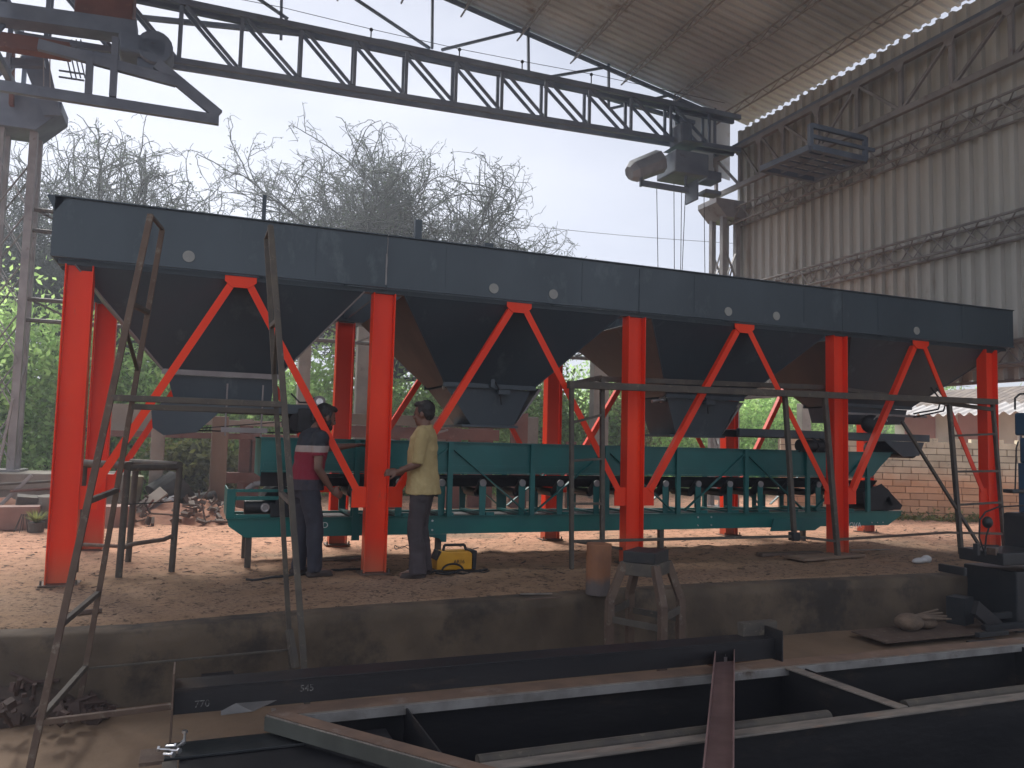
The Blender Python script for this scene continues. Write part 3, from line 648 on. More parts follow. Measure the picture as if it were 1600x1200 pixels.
# belt: troughed carrying run, return run
def belt(x0, x1, pts):
    m = MB(); vs = []
    for x in (x0, x1):
        for y, z in pts: vs.append((x, y, z))
    n = len(pts); return m.add(vs, [(i, i+1, n+i+1, n+i) for i in range(n-1)])
belt(1.9, 9.9, [(.78, .90), (.88, .80), (1.32, .80), (1.42, .90)]).build("belt", BLK, cv, solid=.012)
belt(1.9, 9.9, [(.82, .46), (1.38, .46)]).build("belt", BLK, cv, solid=.012)
for x, r in ((10.02, .185), (1.85, .17)):
    MB().tube((x, .80, .63), (x, 1.40, .63), r, n=28).build("drum", BLK, cv, bevel=.01)
    MB().tube((x, .70, .63), (x, .80, .63), .05, n=16).build("drum_shaft", DMACH, cv)
    MB().box((x, .73, .56), (.20, .06, .14)).build("bearing", DMACH, cv, bevel=.01)
MB().prism([(9.55, .70, .74), (9.9, .70, .86), (9.98, .70, .80), (10.28, .70, .56), (10.24, .70, .50), (9.6, .70, .50)], (0, .01, 0)).build("drum_guard", BLK, cv)
# idler frames with rollers
x = 2.12; ir = []
while x < 9.4:
    idl = MB()
    for e, y in ((1, .74), (-1, 1.46)):
        idl.prism([(x-.035, y-.01, .485), (x+.035, y-.01, .485), (x+.042, y-.01, .80), (x+.028, y-.01, .865), (x, y-.01, .885), (x-.028, y-.01, .865), (x-.042, y-.01, .80)], (0, .012, 0))
    idl.b2((x-.03, .75, .485), (x+.03, 1.45, .51))
    io = idl.build("idler_frame", GRN, cv, bevel=.002)
    for (ya, za, yb, zb_) in ((.745, .86, .88, .735), (.90, .725, 1.30, .725), (1.32, .735, 1.45, .86)):
        MB().tube((x, ya, za), (x, yb, zb_), .048, n=14).build("roller", DMACH, io, bevel=.004)
    MB().tube((x, .715, .845), (x, .732, .845), .04, n=14).build("roller_end", GSTEEL, io)
    MB().box((x+.10, .77, .49), (.10, .05, .05)).build("foot_clip", GRN, io)
    x += .478
# left end box with motor
m = MB()
for y in (.72,):
    m.b2((1.33, y, .484), (1.41, y+.03, .77)).b2((1.41, y, .74), (1.98, y+.03, .77)).b2((1.41, y, .66), (1.98, y+.012, .70)).b2((1.41, y, .484), (1.98, y+.012, .52))
m.b2((1.33, .75, .484), (1.345, 1.46, .77)); m.build("drive_frame", GRN2, cv, bevel=.003)
MB().tube((1.50, .80, .585), (1.86, .80, .585), .072, n=22).build("drive_motor", DMACH, cv, bevel=.01)
MB().tube((1.70, .735, .585), (1.70, .72, .585), .045, n=22).build("motor_cap", GSTEEL, cv)
MB().path([V((1.70+.034*math.cos(t), .716, .585+.034*math.sin(t))) for t in np.linspace(0, 6.283, 20)], .004, 5).build("cap_ring", ZINC, cv)
MB().path([V((1.52, .76, .76)), V((1.58, .75, .815)), V((1.70, .75, .835)), V((1.82, .76, .82))], .028, 10).build("guard_hood", GSTEEL, cv)
MB().b2((1.64, .72, .80), (1.98, .74, .95)).build("tail_guard", BLK, cv)
for x in (1.56, 3.55, 6.4, 9.15):
    MB().b2((x-.03, .77, -.03), (x+.03, .83, .284)).build("leg", SCAF, cv); MB().b2((x-.03, 1.38, -.03), (x+.03, 1.44, .284)).build("leg", SCAF, cv)
MB().prism([(3.30, .715, .285), (3.62, .715, .285), (3.62, .715, .20), (3.57, .715, .20), (3.54, .715, .24)], (0, .02, 0)).build("hanging_bracket", GRN, cv)
MB().b2((2.58, .70, .24), (2.66, .73, .50)).build("hanging_bracket", GRN, cv)
MB().prism([(8.05, .70, .40), (9.02, .70, .40), (8.72, .70, .24), (8.0, .70, .24)], (0, .02, 0)).build("hanging_bracket", GRN, cv)
for x in (3.46, 6.9, 7.1): 
    for z in (.33, .43): MB().tube((x, .738, z), (x, .728, z), .012, n=8).build("bolt", ZINC, cv)
for x in (9.2, 9.3, 9.4, 9.75, 9.85, 9.95): MB().tube((x, .738, .325), (x, .728, .325), .009, n=8).build("bolt", ZINC, cv)
a, b = U(457, 825, Y=.73), U(500, 825, Y=.73)
text_mesh("lettering", "V", .10, (a.x-.03, .737, a.z), (math.pi/2, 0, 0), WHT, cv)
text_mesh("lettering", "ID", .085, (b.x, .737, b.z), (math.pi/2, 0, 0), WHT, cv)
a = U(1320, 825, Y=.73); text_mesh("lettering", "NOVA", .105, (a.x, .737, a.z), (math.pi/2, 0, 0), WHT, cv)
print("machine done", len(bpy.data.objects))
#PART2
# ------------------------------------------------------------------ ledge, brick wall, house
led = MB().b2((-14, 6.3, -.1), (.05, 6.9, .40)).b2((-14, 6.24, .40), (.1, 7.4, .655)).build("concrete_ledge", CONCP, bevel=.02)
tag(led, "long low concrete ledge behind the scrap at the far left, under the lattice column", "ledge")
bw = thing("brick_wall", (14.2, 3.9, 0), "old unplastered block wall, pale above and orange with dirt below, at the far right", "wall")
BRK = mat("pale_block", (.76, .68, .52), (.58, .51, .38), 3, .9, bump=.006, c3=(.16, .14, .11), s3=4, f3=.60, zband=((.66, .31, .15), .55, .95), contrast=(.3, .7), objrand=.14)
MORT = mat("dark_mortar", (.24, .18, .13), (.17, .13, .1), 5, .95, zband=((.32, .17, .10), .5, .9))
A0 = V((11.9, 5.15, 0)); A1 = V((18.6, 1.95, 0)); dw = (A1-A0).normalized(); nw = V((-dw.y, dw.x, 0)); LW = (A1-A0).length; HW = 1.53
Rw = Matrix((dw, nw, V((0, 0, 1)))).transposed()
MB().box(A0+dw*LW/2+nw*.03+V((0, 0, HW/2-.12)), (LW, .16, HW+.2), Rw).build("mortar", MORT, bw)
nr = 12; ch = HW/nr; base = {}
for r_ in range(nr):
    x = -(r_ % 2)*.17
    while x < LW-.05:
        w = .34*random.uniform(.94, 1.05); x0 = max(x, 0); x1 = min(x+w-.012, LW)
        if x1-x0 > .06:
            c = A0+dw*(x0+x1)/2-nw*(.052+random.uniform(-.007, .010))+V((0, 0, ch*(r_+.5)))
            MB().box(c, (x1-x0, .05, ch-.014), Rw @ Matrix.Rotation(random.uniform(-.012, .012), 3, 'Y')).build("brick", BRK, bw)
        x += w
for k in range(14):
    c = A0+dw*(1.2+k*.42+random.uniform(0, .15))+V((0, 0, HW+.03)); MB().box(c, (random.uniform(.1, .3), .12, .07), Rw).build("coping_piece", BRK, bw)

hs = thing("small_house", U(1490, 660, Z=1.6), "low white and pink house with tiled roof and scalloped eave beyond the block wall", "house")
def HP(px, py, d): # a place d metres off along the line of sight, for the house front
    v = (_f*F_PX+_r*(px-800)-_u*(py-600)); v = v/math.hypot(v.x, v.y); return CAM+v*d
D_H = 24.0
e0 = HP(1365, 662, 25.2); e1 = HP(1612, 652, 22.3); dh = V((e1.x-e0.x, e1.y-e0.y, 0)).normalized(); nh = V((-dh.y, dh.x, 0)); LH = math.hypot(e1.x-e0.x, e1.y-e0.y)
ez = 2.42
Rh = Matrix((dh, nh, V((0, 0, 1)))).transposed(); h0 = V((e0.x, e0.y, 0))
MB().box(h0+dh*(LH/2+.4)+nh*2.6+V((0, 0, ez/2+.02)), (LH+.4, 4, ez), Rh).build("wall", WALLW, hs)
def at_(px): # along-front coordinate of an image column
    v = (_f*F_PX+_r*(px-800)); s = ((e0.x-CAM.x)*v.y-(e0.y-CAM.y)*v.x)/(dh.y*v.x-dh.x*v.y); return s
for a_, b_, m_, nm in ((1390, 1436, WALLP, "wall_panel"), (1472, 1520, WALLP, "wall_panel")):
    x0, x1 = at_(a_), at_(b_); MB().box(h0+dh*(x0+x1)/2+nh*.59+V((0, 0, ez/2)), (x1-x0, .06, ez-.05), Rh).build(nm, m_, hs)
x0, x1 = at_(1568), at_(1584); w = MB().box(h0+dh*(x0+x1)/2+nh*.56+V((0, 0, 1.85)), (x1-x0, .08, .75), Rh).build("window", GLASS, hs)
for k in range(3): MB().box(h0+dh*(x0+(x1-x0)*(k/2))+nh*.50+V((0, 0, 1.85)), (.04, .05, .8), Rh).build("window_bar", WHT, w)
m = corr(h0+V((0, 0, ez-.16))-nh*.15, (nh*.9+V((0, 0, .30))), dh, LH+1.0, 1.0, .30, .09, (0, 0, 1), trap=False); m.build("eave_sheet", FIBRE, hs, solid=.01)
for r_ in range(7):
    for c_ in range(int((LH+.8)/.24)):
        p = h0+dh*(c_*.24+.1)+nh*(.62+r_*.30)+V((0, 0, ez+.10+r_*.10))
        MB().box(p, (.22, .34, .03), Rh @ Matrix.Rotation(.32, 3, 'X') @ Matrix.Rotation(random.uniform(-.08, .08), 3, 'Z')).build("tile", TILE, hs)

# ------------------------------------------------------------------ concrete posts and the red primed frame behind
for px, Yp, w, z1, m_, lab in ((247, 6.2, .20, 1.75, CONCP, "grey concrete post behind the scrap heap at the left"), (343, 6.5, .26, 1.62, WOOD, "olive brown post left of the red primed frame"),
                   (470, 7.8, .22, 4.2, CONCP, "brown post behind the left hopper's belt feeder"), (569, 8.5, .45, 3.6, CONCP, "tall pale concrete post just left of the second red column"), (829, 9, .28, 1.9, CONCP, "short concrete post right of the second hopper's chute"),
                   (935, 9.5, .42, 5.0, CONCP, "tall grey concrete post seen between the second and third hoppers"), (1123, 9.0, .12, 3.2, LSTEEL, "thin white post behind the third hopper's chute"), (1256, 10, .30, 2.6, CONCP, "pale concrete post seen left of the fourth red column")):
    p = U(px, 690, Y=Yp); o = MB().b2((p.x-w/2, Yp-.12, -.05), (p.x+w/2, Yp+.12, z1)).build("post", m_, bevel=.015); tag(o, lab, "post", "posts behind the machine")
rf = thing("primed_frame", (3.2, 7.0, 0), "red oxide primed steel frame standing behind the conveyor at the left", "steel frame")
def rb(x0, y0, x1, y1, Yc, d=.12, m_=RUSTB, nm="member"):
    a, b = U(x0, y0, Y=Yc), U(x1, y1, Y=Yc); MB().b2((min(a.x, b.x), Yc, min(a.z, b.z)), (max(a.x, b.x), Yc+d, max(a.z, b.z))).build(nm, m_, rf, bevel=.006)
for (x0, y0, x1, y1) in ((165, 672, 520, 690), (520, 664, 780, 689), (350, 738, 560, 756)): rb(x0, y0, x1, y1, 7.0)
for (x0, x1, yt) in ((376, 390, 655), (392, 402, 672), (606, 622, 660), (700, 718, 668), (735, 768, 668), (801, 822, 645), (888, 899, 690)): rb(x0, yt, x1, 800, 7.15)
rb(525, 645, 712, 668, 6.8, .2, mat("olive_beam", (.16, .14, .10), (.12, .10, .07), 3, .7)); rb(320, 655, 470, 668, 6.9, .15, PLAS); rb(160, 630, 260, 676, 7.3, .1, PLAS, "panel"); rb(640, 655, 700, 690, 7.4, .1, PLAS, "panel")
for (a_, b_, c_, d_) in ((640, 686, 700, 672), (580, 678, 620, 690), (312, 668, 330, 640)): MB().tube(U(a_, b_, Y=6.7), U(c_, d_, Y=6.7), .022, n=8).build("loose_bar", GSTEEL, rf)

# ------------------------------------------------------------------ vegetation
def leaf_mesh(P, size, m, name, jit=.5):
    """many small folded leaves at the points P"""
    n = len(P); a = rng.normal(size=(n, 3)); a /= np.linalg.norm(a, axis=1)[:, None]
    b = np.cross(a, rng.normal(size=(n, 3))); b /= np.linalg.norm(b, axis=1)[:, None]
    s = size*(1-jit/2+jit*rng.random(n))[:, None]
    c = np.cross(a, b)
    v = np.stack([P-a*s, P+b*s*.45+c*s*.15, P+a*s, P-b*s*.45+c*s*.15], 1).reshape(-1, 3)
    f = np.arange(4*n).reshape(-1, 4)
    me = bpy.data.meshes.new(name); me.vertices.add(4*n); me.vertices.foreach_set("co", v.ravel())
    me.loops.add(4*n); me.loops.foreach_set("vertex_index", f.ravel()); me.polygons.add(n)
    me.polygons.foreach_set("loop_start", np.arange(0, 4*n, 4)); me.materials.append(m); me.update(); me.validate()
    o = bpy.data.objects.new(name, me); COL.objects.link(o); return o
def twigs(segs, m, name, parent, n=3):
    """segs: list of (p, q, r0, r1) -> one mesh of thin tapering sticks"""
    P = np.array([list(s[0]) for s in segs]); Q = np.array([list(s[1]) for s in segs]); r0 = np.array([s[2] for s in segs]); r1 = np.array([s[3] for s in segs])
    o0 = ORG[parent.name]; off = np.array([o0.x, o0.y, o0.z]); P = P-off; Q = Q-off
    d = Q-P; d /= np.maximum(np.linalg.norm(d, axis=1), 1e-6)[:, None]
    h = np.where(np.abs(d[:, 2:3]) > .9, np.array([[1., 0, 0]]), np.array([[0, 0, 1.]])); a = np.cross(d, h); a /= np.linalg.norm(a, axis=1)[:, None]; b = np.cross(d, a)
    vs = []
    for e, rr in ((P, r0), (Q, r1)):
        for i in range(n):
            t = 2*math.pi*i/n; vs.append(e+(a*math.cos(t)+b*math.sin(t))*rr[:, None])
    v = np.stack(vs, 1).reshape(-1, 3); k = len(segs); base = (np.arange(k)*2*n)[:, None, None]
    q = np.array([[i, (i+1) % n, n+(i+1) % n, n+i] for i in range(n)])[None]; f = (base+q).reshape(-1, 4)
    me = bpy.data.meshes.new(name); me.vertices.add(len(v)); me.vertices.foreach_set("co", v.ravel())
    me.loops.add(f.size); me.loops.foreach_set("vertex_index", f.ravel()); me.polygons.add(len(f))
    me.polygons.foreach_set("loop_start", np.arange(0, f.size, 4)); me.materials.append(m); me.update(); me.validate()
    o = bpy.data.objects.new(name, me); COL.objects.link(o); o.parent = parent; return o

def thorn_tree(base, trunk_h, crown, label, seed, n1=20, n2=.34, leaves=12000):
    R = random.Random(seed); t = thing("thorn_tree", base, label, "tree", "bare thorny trees behind the machine")
    c, rx, ry_, rz = Vector(crown[0]), *crown[1:]
    big, mid, fine = [], [], []
    def walk(p, d, L, r0, r1, step, wob, lift=0):
        n = max(2, int(L/step)); q = p.copy(); dd = d.copy(); out_ = []
        bend = Vector((R.gauss(0, 1), R.gauss(0, 1), R.gauss(0, .6)))*wob*.35
        for i in range(n):
            dd = (dd+Vector((R.gauss(0, wob), R.gauss(0, wob), R.gauss(0, wob)+lift))+bend*(.5+i/n)).normalized()
            e = q-c; e = Vector((e.x/rx, e.y/ry_, e.z/rz)); k = 1+.14*noise.noise(q*.9)
            if e.length > k: dd = (dd-e.normalized()*.35).normalized()
            q2 = q+dd*step; ra = r0+(r1-r0)*i/n; rb_ = r0+(r1-r0)*(i+1)/n
            (big if ra > .028 else (mid if ra > .0115 else fine)).append((q.copy(), q2.copy(), ra, rb_)); q = q2; out_.append((q.copy(), dd.copy(), i/n))
        return out_
    def side(d, f, up=.2):
        return (d*f+Vector((R.gauss(0, 1), R.gauss(0, 1), R.gauss(up, .8))).normalized()).normalized()
    b = Vector(base); top = b+Vector((0, 0, trunk_h)); big.append((b-Vector((0, 0, .1)), top, .26, .19))
    for i in range(n1):
        a = 2.4*i+R.random()*.5; rr = math.sqrt((i+.5)/n1); tgt = c+Vector((rx*.88*math.cos(a)*rr, ry_*.88*math.sin(a)*rr, rz*(R.uniform(.45, .95)*math.sqrt(1-rr*rr*.7)-.45*rr*R.random())))
        v = tgt-top
        for (q, d, f) in walk(top.copy(), (v.normalized()+Vector((0, 0, .1))).normalized(), v.length*1.02, .085, .016, .20, .10):
            if f < .22 or R.random() > n2*2: continue
            for (q2, d2, f2) in walk(q, side(d, .7), R.uniform(.9, 2.0), .019, .010, .16, .15, .01):
                if R.random() > .70: continue
                for (q3, d3, f3) in walk(q2, side(d2, .6), R.uniform(.35, .95), .0105, .0070, .11, .20):
                    if R.random() < .42: walk(q3, side(d3, .5), R.uniform(.12, .36), .0075, .0055, .09, .2)
    for k in range(int(n1*1.6)):       # long whips that stand out of the crown
        q, d, _r0, _r1 = R.choice(mid); 
        if (q-c).z < rz*.30: continue
        dd = ((q-c).normalized()+Vector((R.gauss(0, .3), 0, .5))).normalized(); p = q.copy()
        for i in range(R.randint(6, 12)):
            dd = (dd+Vector((R.gauss(0, .10), R.gauss(0, .1), R.gauss(0, .1)))).normalized(); p2 = p+dd*.11; fine.append((p.copy(), p2.copy(), .0085-.0004*i, .0080-.0004*i))
            for e in (-1, 1): fine.append((p2.copy(), p2+Vector((e*.05, R.gauss(0, .03), .04)), .004, .003))
            p = p2
    twigs(big, BARK, "trunk", t, 7)
    tag(twigs(mid, TWIG, "branches", t, 4), kind="stuff")
    tag(twigs(fine, TWIG, "twigs", t, 3), kind="stuff")
    idx = rng.integers(0, len(fine), leaves); P = np.array([list(fine[i][0]) for i in idx])+rng.normal(size=(len(idx), 3))*.05
    P = P-np.array(base); lf = leaf_mesh(P, .034, LEAFS, "small_leaves"); lf.parent = t; tag(lf, kind="stuff")
    print("tree", len(big), len(mid), len(fine)); return t
thorn_tree((5.6, 13.8, 0), 2.6, ((5.9, 13.8, 6.3), 5.6, 3.0, 4.1), "bare thorny tree with a dense tangled crown rising above the middle of the machine", 11, 60, .50, 26000)
thorn_tree((-1.4, 14.6, 0), 2.2, ((-1.2, 14.6, 5.6), 5.2, 2.8, 3.5), "bare thorny tree with looping twigs behind the machine's left end", 23, 52, .50, 24000)
thorn_tree((9.6, 14.6, 0), 1.8, ((9.9, 14.6, 5.2), 3.4, 2.2, 2.7), "lower thorny tree whose crown tapers off right of the middle", 31, 28, .45, 9000)

def shrub(x, y, rx, ry_, h, n, label, m, seed, leaf=.06, group="leafy shrubs behind the machine", stems=14, z0=0):
    t = thing("shrub", (x, y, z0), label, "shrub", group)
    R = np.random.default_rng(seed); k = max(8, int(n/260)); cc = np.stack([R.normal(0, .45, k)*rx, R.normal(0, .45, k)*ry_, R.random(k)**.8*h*.95], 1)
    pick = R.integers(0, k, n); P = cc[pick]+R.normal(size=(n, 3))*np.array([rx, ry_, h])*.20
    P[:, 2] = np.abs(P[:, 2])
    o = leaf_mesh(P, leaf, m, "leaves"); o.parent = t; tag(o, kind="stuff")
    segs = []
    for i in range(stems):
        c_ = cc[i % k]; p = Vector((c_[0]*.4+x, c_[1]*.4+y, z0-.05)); q = Vector((c_[0]+x, c_[1]+y, c_[2]+z0)); mid_ = (p+q)/2+Vector(R.normal(size=3)*.12)
        segs += [(p, mid_, .022, .016), (mid_, q, .016, .006)]
        for j in range(6):
            u_ = Vector(R.normal(size=3)*.35); segs.append((q, q+u_, .006, .003))
    tag(twigs(segs, BARK, "stems", t, 4), kind="stuff"); return t
shr = [(-4.2, 10.5, 1.6, 1.0, 2.9, 9000, "dense green shrub at the far left behind the lattice column", LEAFB),
       (-1.9, 10.2, 1.4, .9, 2.8, 9000, "dense green shrub between the left lattice column and first red column", LEAFB),
       (.2, 10.0, 1.2, .8, 2.5, 8000, "dense green shrub behind the first two red columns", LEAFB),
       (1.9, 10.4, 1.2, .8, 2.1, 6000, "bushy green shrub behind the first hopper's chute", LEAFB),
       (1.0, 8.3, .9, .5, .9, 3500, "low yellowing bush beside the scrap heap", LEAFY),
       (4.3, 11.5, 1.4, .9, 2.5, 6000, "bushy green shrub behind the two workers", LEAFB),
       (6.0, 11.0, 1.0, .8, 2.0, 6000, "bright green sunlit shrub between the second and third red columns", LEAFB),
       (7.9, 11.8, 1.3, .8, 2.2, 6500, "bright green shrub left of the tall grey concrete post", LEAFB),
       (10.0, 12.2, 1.4, .9, 2.3, 6500, "shrub tangled with dry vines behind the third red column", LEAF),
       (12.2, 12.4, 1.3, .9, 2.1, 6000, "green shrub with drying leaves behind the third hopper's chute", LEAFY),
       (14.6, 12.2, 1.5, .9, 2.6, 7000, "bright green shrub left of the fourth red column", LEAFB),
       (17.6, 11.6, 1.6, 1.0, 2.6, 7000, "pale green shrub behind the fourth red column", LEAFB)]
for i, s_ in enumerate(shr): shrub(s_[0], s_[1], s_[2]*1.15, s_[3], s_[4]*1.12, int(s_[5]*1.5), s_[6], s_[7], 100+i, .075)
for i, (x, rx, h, lab, m_) in enumerate(((-5.5, 2.4, 3.0, 'tall back row bush at the far left below the thorny tree', LEAF), (-.8, 2.2, 2.9, 'back row bush between the first red columns, below the thorny tree', LEAF), (3.2, 2.2, 2.6, 'back row bush below the middle thorny tree, left of its trunk', LEAFB), (7.0, 2.2, 2.5, 'back row bush below the middle thorny tree, right of its trunk', LEAFB), (10.8, 2.2, 2.7, 'back row bush left of the thin white post', LEAFB), (15.0, 2.4, 2.9, 'back row bush behind the fourth hopper', LEAFB), (19.5, 2.6, 3.0, 'back row bush left of the small house', LEAFB), (24.5, 2.6, 3.0, 'back row bush close behind the small house', LEAFB))): shrub(x, 17.0, rx, 1.2, h, 11000, lab, m_, 500+i, .10)
for i, (x, y, rx, h, lab) in enumerate(((24, 21, 3.2, 5.2, "pale green tree beyond the small house, left of the fifth red column"), (29.5, 17.5, 3.2, 5.4, "pale green tree beyond the small house, right of the fifth red column"), (35, 13, 3.5, 5.4, "pale green tree beyond the small house at the right picture edge"), (20.5, 26, 3.5, 4.6, "pale green tree farther left beyond the block wall"))):
    shrub(x, y, rx, 2.2, h, 9000, lab, LEAFB, 300+i, leaf=.12, group="pale trees beyond the small house", stems=20)
# weeds at the foot of the wall
P = np.array([[*(A0+dw*t_*LW-nw*(.12+abs(rng.normal())*.22))[:2], abs(rng.normal())*.07] for t_ in rng.random(3500)])
tag(leaf_mesh(P, .035, LEAFY, "weeds"), "yellow green weeds growing along the foot of the block wall", "weeds", kind="stuff")

# ------------------------------------------------------------------ scaffolds and trestles
def rod(t, a, b, w=.04, nm="rail", m_=None): return MB().bar(a, b, w, w).build(nm, m_ or SCAF, t, bevel=.003)
tw = thing("scaffold_tower", (1.05, -2.35, -.48), "tall tapering rusty scaffold tower standing in the pit at the left", "scaffold")
FL = -.48
bA, bB, bC, bD = V((.300, -2.87, FL)), V((.409, -1.93, FL)), V((1.73, -1.93, FL)), V((1.735, -2.78, FL))
tA, tB, tC, tD = V((.700, -2.60, 2.60)), V((.752, -2.28, 2.60)), V((1.385, -2.28, 2.62)), V((1.385, -2.60, 2.62))
pts_ = lambda a, b, z: L3(a, b, (z-a.z)/(b.z-a.z))
for a, b in ((bA, tA), (bB, tB), (bC, tC), (bD, tD)): rod(tw, a, b, .036 if a.y < -2.4 else .032, "leg", SCAFR if a.x < 1 else SCAF)
for z in (-.20, .27, .92, 1.50, 2.05):
    rod(tw, pts_(bA, tA, z), pts_(bB, tB, z+.02), .03, "rung")
for z in (.90, 1.50, 2.02): rod(tw, pts_(bD, tD, z), pts_(bC, tC, z+.02), .03, "rung")
rod(tw, pts_(bA, tA, 1.50), pts_(bD, tD, 1.50), .036); rod(tw, pts_(bB, tB, 1.47), pts_(bC, tC, 1.47), .036)
rod(tw, pts_(bA, tA, -.22), pts_(bD, tD, -.22)+V((-.02, 0, .02)), .030, m_=SCAFR); rod(tw, pts_(bB, tB, -.19), pts_(bC, tC, -.16), .014)
rod(tw, pts_(bC, tC, -.02), pts_(bC, tC, -.16)+V((.03, -.1, -.1)), .04, "clamp")
rod(tw, tA, tB, .02); rod(tw, tD, tC, .02)
rod(tw, pts_(bD, tD, 2.05), pts_(bC, tC, 1.72), .02, "brace"); rod(tw, pts_(bA, tA, 1.9), pts_(bB, tB, 1.7), .02, "brace")

ls = thing("long_trestle", (8, -.16, 0), "long scaffold trestle with ladder ends before the right half of the machine", "scaffold")
YS = -.16
def sp(x, y, Yc=YS): return U(x, y, Y=Yc)
def srod(x0, y0, x1, y1, w=.05, nm="rail", Yc=YS, m_=SCAF, Y1=None): rod(ls, sp(x0, y0, Yc), sp(x1, y1, Yc if Y1 is None else Y1), w, nm, m_)
srod(893, 600, 893, 889, .042, "leg"); srod(941, 591, 941, 856, .045, "leg", -.10)
srod(1288, 612, 1310, 880, .055, "leg"); srod(1226, 612, 1241, 838, .05, "leg", -.10)
srod(1483, 632, 1502, 866, .052, "leg"); srod(1551, 630, 1570, 862, .045, "leg", -.10)
srod(888, 601, 1556, 628, .075, "top_rail"); srod(935, 592, 1300, 606, .06, "top_rail", .25, SCAF, .25); srod(1300, 606, 1552, 640, .05, "top_rail", .25, SCAF, -.12)
srod(890, 601, 938, 590, .05, "end_rail", YS, SCAF, .22)
srod(890, 846, 1240, 838, .03, "lower_rail"); srod(1240, 838, 1310, 846, .03, "lower_rail"); srod(1310, 843, 1480, 832, .03, "lower_rail", YS, SCAFR); srod(1480, 832, 1565, 834, .03, "lower_rail", YS, SCAFR)
srod(893, 845, 975, 858, .03, "lower_rail", YS, SCAF, .1)
for (a_, b_, c_, d_) in ((893, 661, 941, 648), (893, 720, 941, 717), (893, 787, 941, 787)): srod(a_, b_, c_, d_, .025, "rung")
for (a_, b_, c_, d_) in ((1486, 681, 1556, 678), (1490, 737, 1560, 736), (1494, 789, 1564, 785)): srod(a_, b_, c_, d_, .028, "rung")
srod(1409, 658, 1530, 852, .035, "diagonal")
MB().box(sp(1241, 838), (.10, .10, .10)).build("clamp", DMACH, ls, bevel=.01)

tr = thing("pipe_trestle", (.5, .6, 0), "small welded pipe trestle standing beside the left scaffold tower's legs", "trestle")
p1, p2 = V((.435, .25, 0)), V((.862, .583, 0)); off = V((-.42, .62, 0)); H_ = .99
for a in (p1, p2, p1+off, p2+off): MB().tube(a-V((0, 0, .02)), a+V((.02, 0, H_)), .030, n=12).build("leg", SCAF, tr)
MB().tube(p1+V((0, 0, H_)), p2+V((0, 0, H_)), .030, n=12).build("top_pipe", SCAF, tr); MB().tube(p1+off+V((0, 0, H_)), p2+off+V((0, 0, H_)), .030, n=12).build("top_pipe", SCAF, tr)
MB().tube(p1-off*.05+V((0, 0, H_+.02)), p1+off*1.05+V((0, 0, H_+.02)), .034, n=12).build("top_pipe", SCAF, tr); MB().tube(p2-off*.05+V((0, 0, H_+.02)), p2+off*1.05+V((0, 0, H_+.02)), .034, n=12).build("top_pipe", SCAF, tr)
MB().path([p1+V((0, 0, .27)), L3(p1, p2, .25)+V((0, 0, .30)), L3(p1, p2, .8)+V((0, 0, .31)), p2+V((0, 0, .34))], .020, 10).build("cross_pipe", SCAFR, tr)
MB().tube(p1+V((0, 0, .29)), p1+off+V((0, 0, .24)), .016, n=8).build("cross_pipe", SCAFR, tr)
MB().tube(p1+V((0, 0, .66)), p2+V((0, 0, .66)), .006, n=6).build("thin_rod", DMACH, tr)

# stool-like work stand
stl = thing("work_stand", (4.5, -2.2, FL), "tall angle iron work stand carrying a black block, before the third red column", "stand")
c = V((4.46, -2.06, 0)); a1 = V((.62, -.78, 0)).normalized(); a2 = V((.78, .62, 0)).normalized()
def sw(u, v, z): return c+a1*u+a2*v+V((0, 0, z))
TZ = .36
for u_ in (-1, 1):
    for v_ in (-1, 1):
        MB().bar(sw(u_*.13, v_*.15, TZ), sw(u_*.22, v_*.22, .06), .06, .06).build("leg", SCAFR, stl, bevel=.004)
        MB().bar(sw(u_*.22, v_*.22, .07), sw(u_*.22, v_*.22, FL), .06, .06).build("leg", SCAFR, stl, bevel=.004)
for v_ in (-1, 1):
    MB().bar(sw(-.16, v_*.155, TZ-.04), sw(.16, v_*.155, TZ-.04), .03, .10).build("top_rail", SCAF, stl, bevel=.004)
    MB().bar(sw(-.22, v_*.22, -.08), sw(.22, v_*.22, -.10), .02, .05).build("stretcher", SCAF, stl, bevel=.003)
for u_ in (-1, 1):
    MB().bar(sw(u_*.14, -.17, TZ-.035), sw(u_*.14, .17, TZ-.035), .03, .10).build("top_rail", SCAF, stl, bevel=.004)
    MB().bar(sw(u_*.22, -.22, -.02), sw(u_*.22, .22, -.02), .02, .06).build("stretcher", SCAF, stl, bevel=.003)
Rs = Matrix((a1, a2, V((0, 0, 1)))).transposed()
tag(MB().box(sw(0, 0, TZ+.055), (.27, .33, .09), Rs).build("steel_block", DMACH, bevel=.006), "black rectangular steel block lying on top of the work stand", "block")
cp = U(942, 932, Z=0); cpy = MB().tube((cp.x, cp.y+.1, 0), (cp.x+.01, cp.y+.1, .44), .105, .11, 24).build("clay_pipe", CLAY, bevel=.006); tag(cpy, "short rusty orange pipe with a blue foot, standing upright beside the work stand", "pipe")

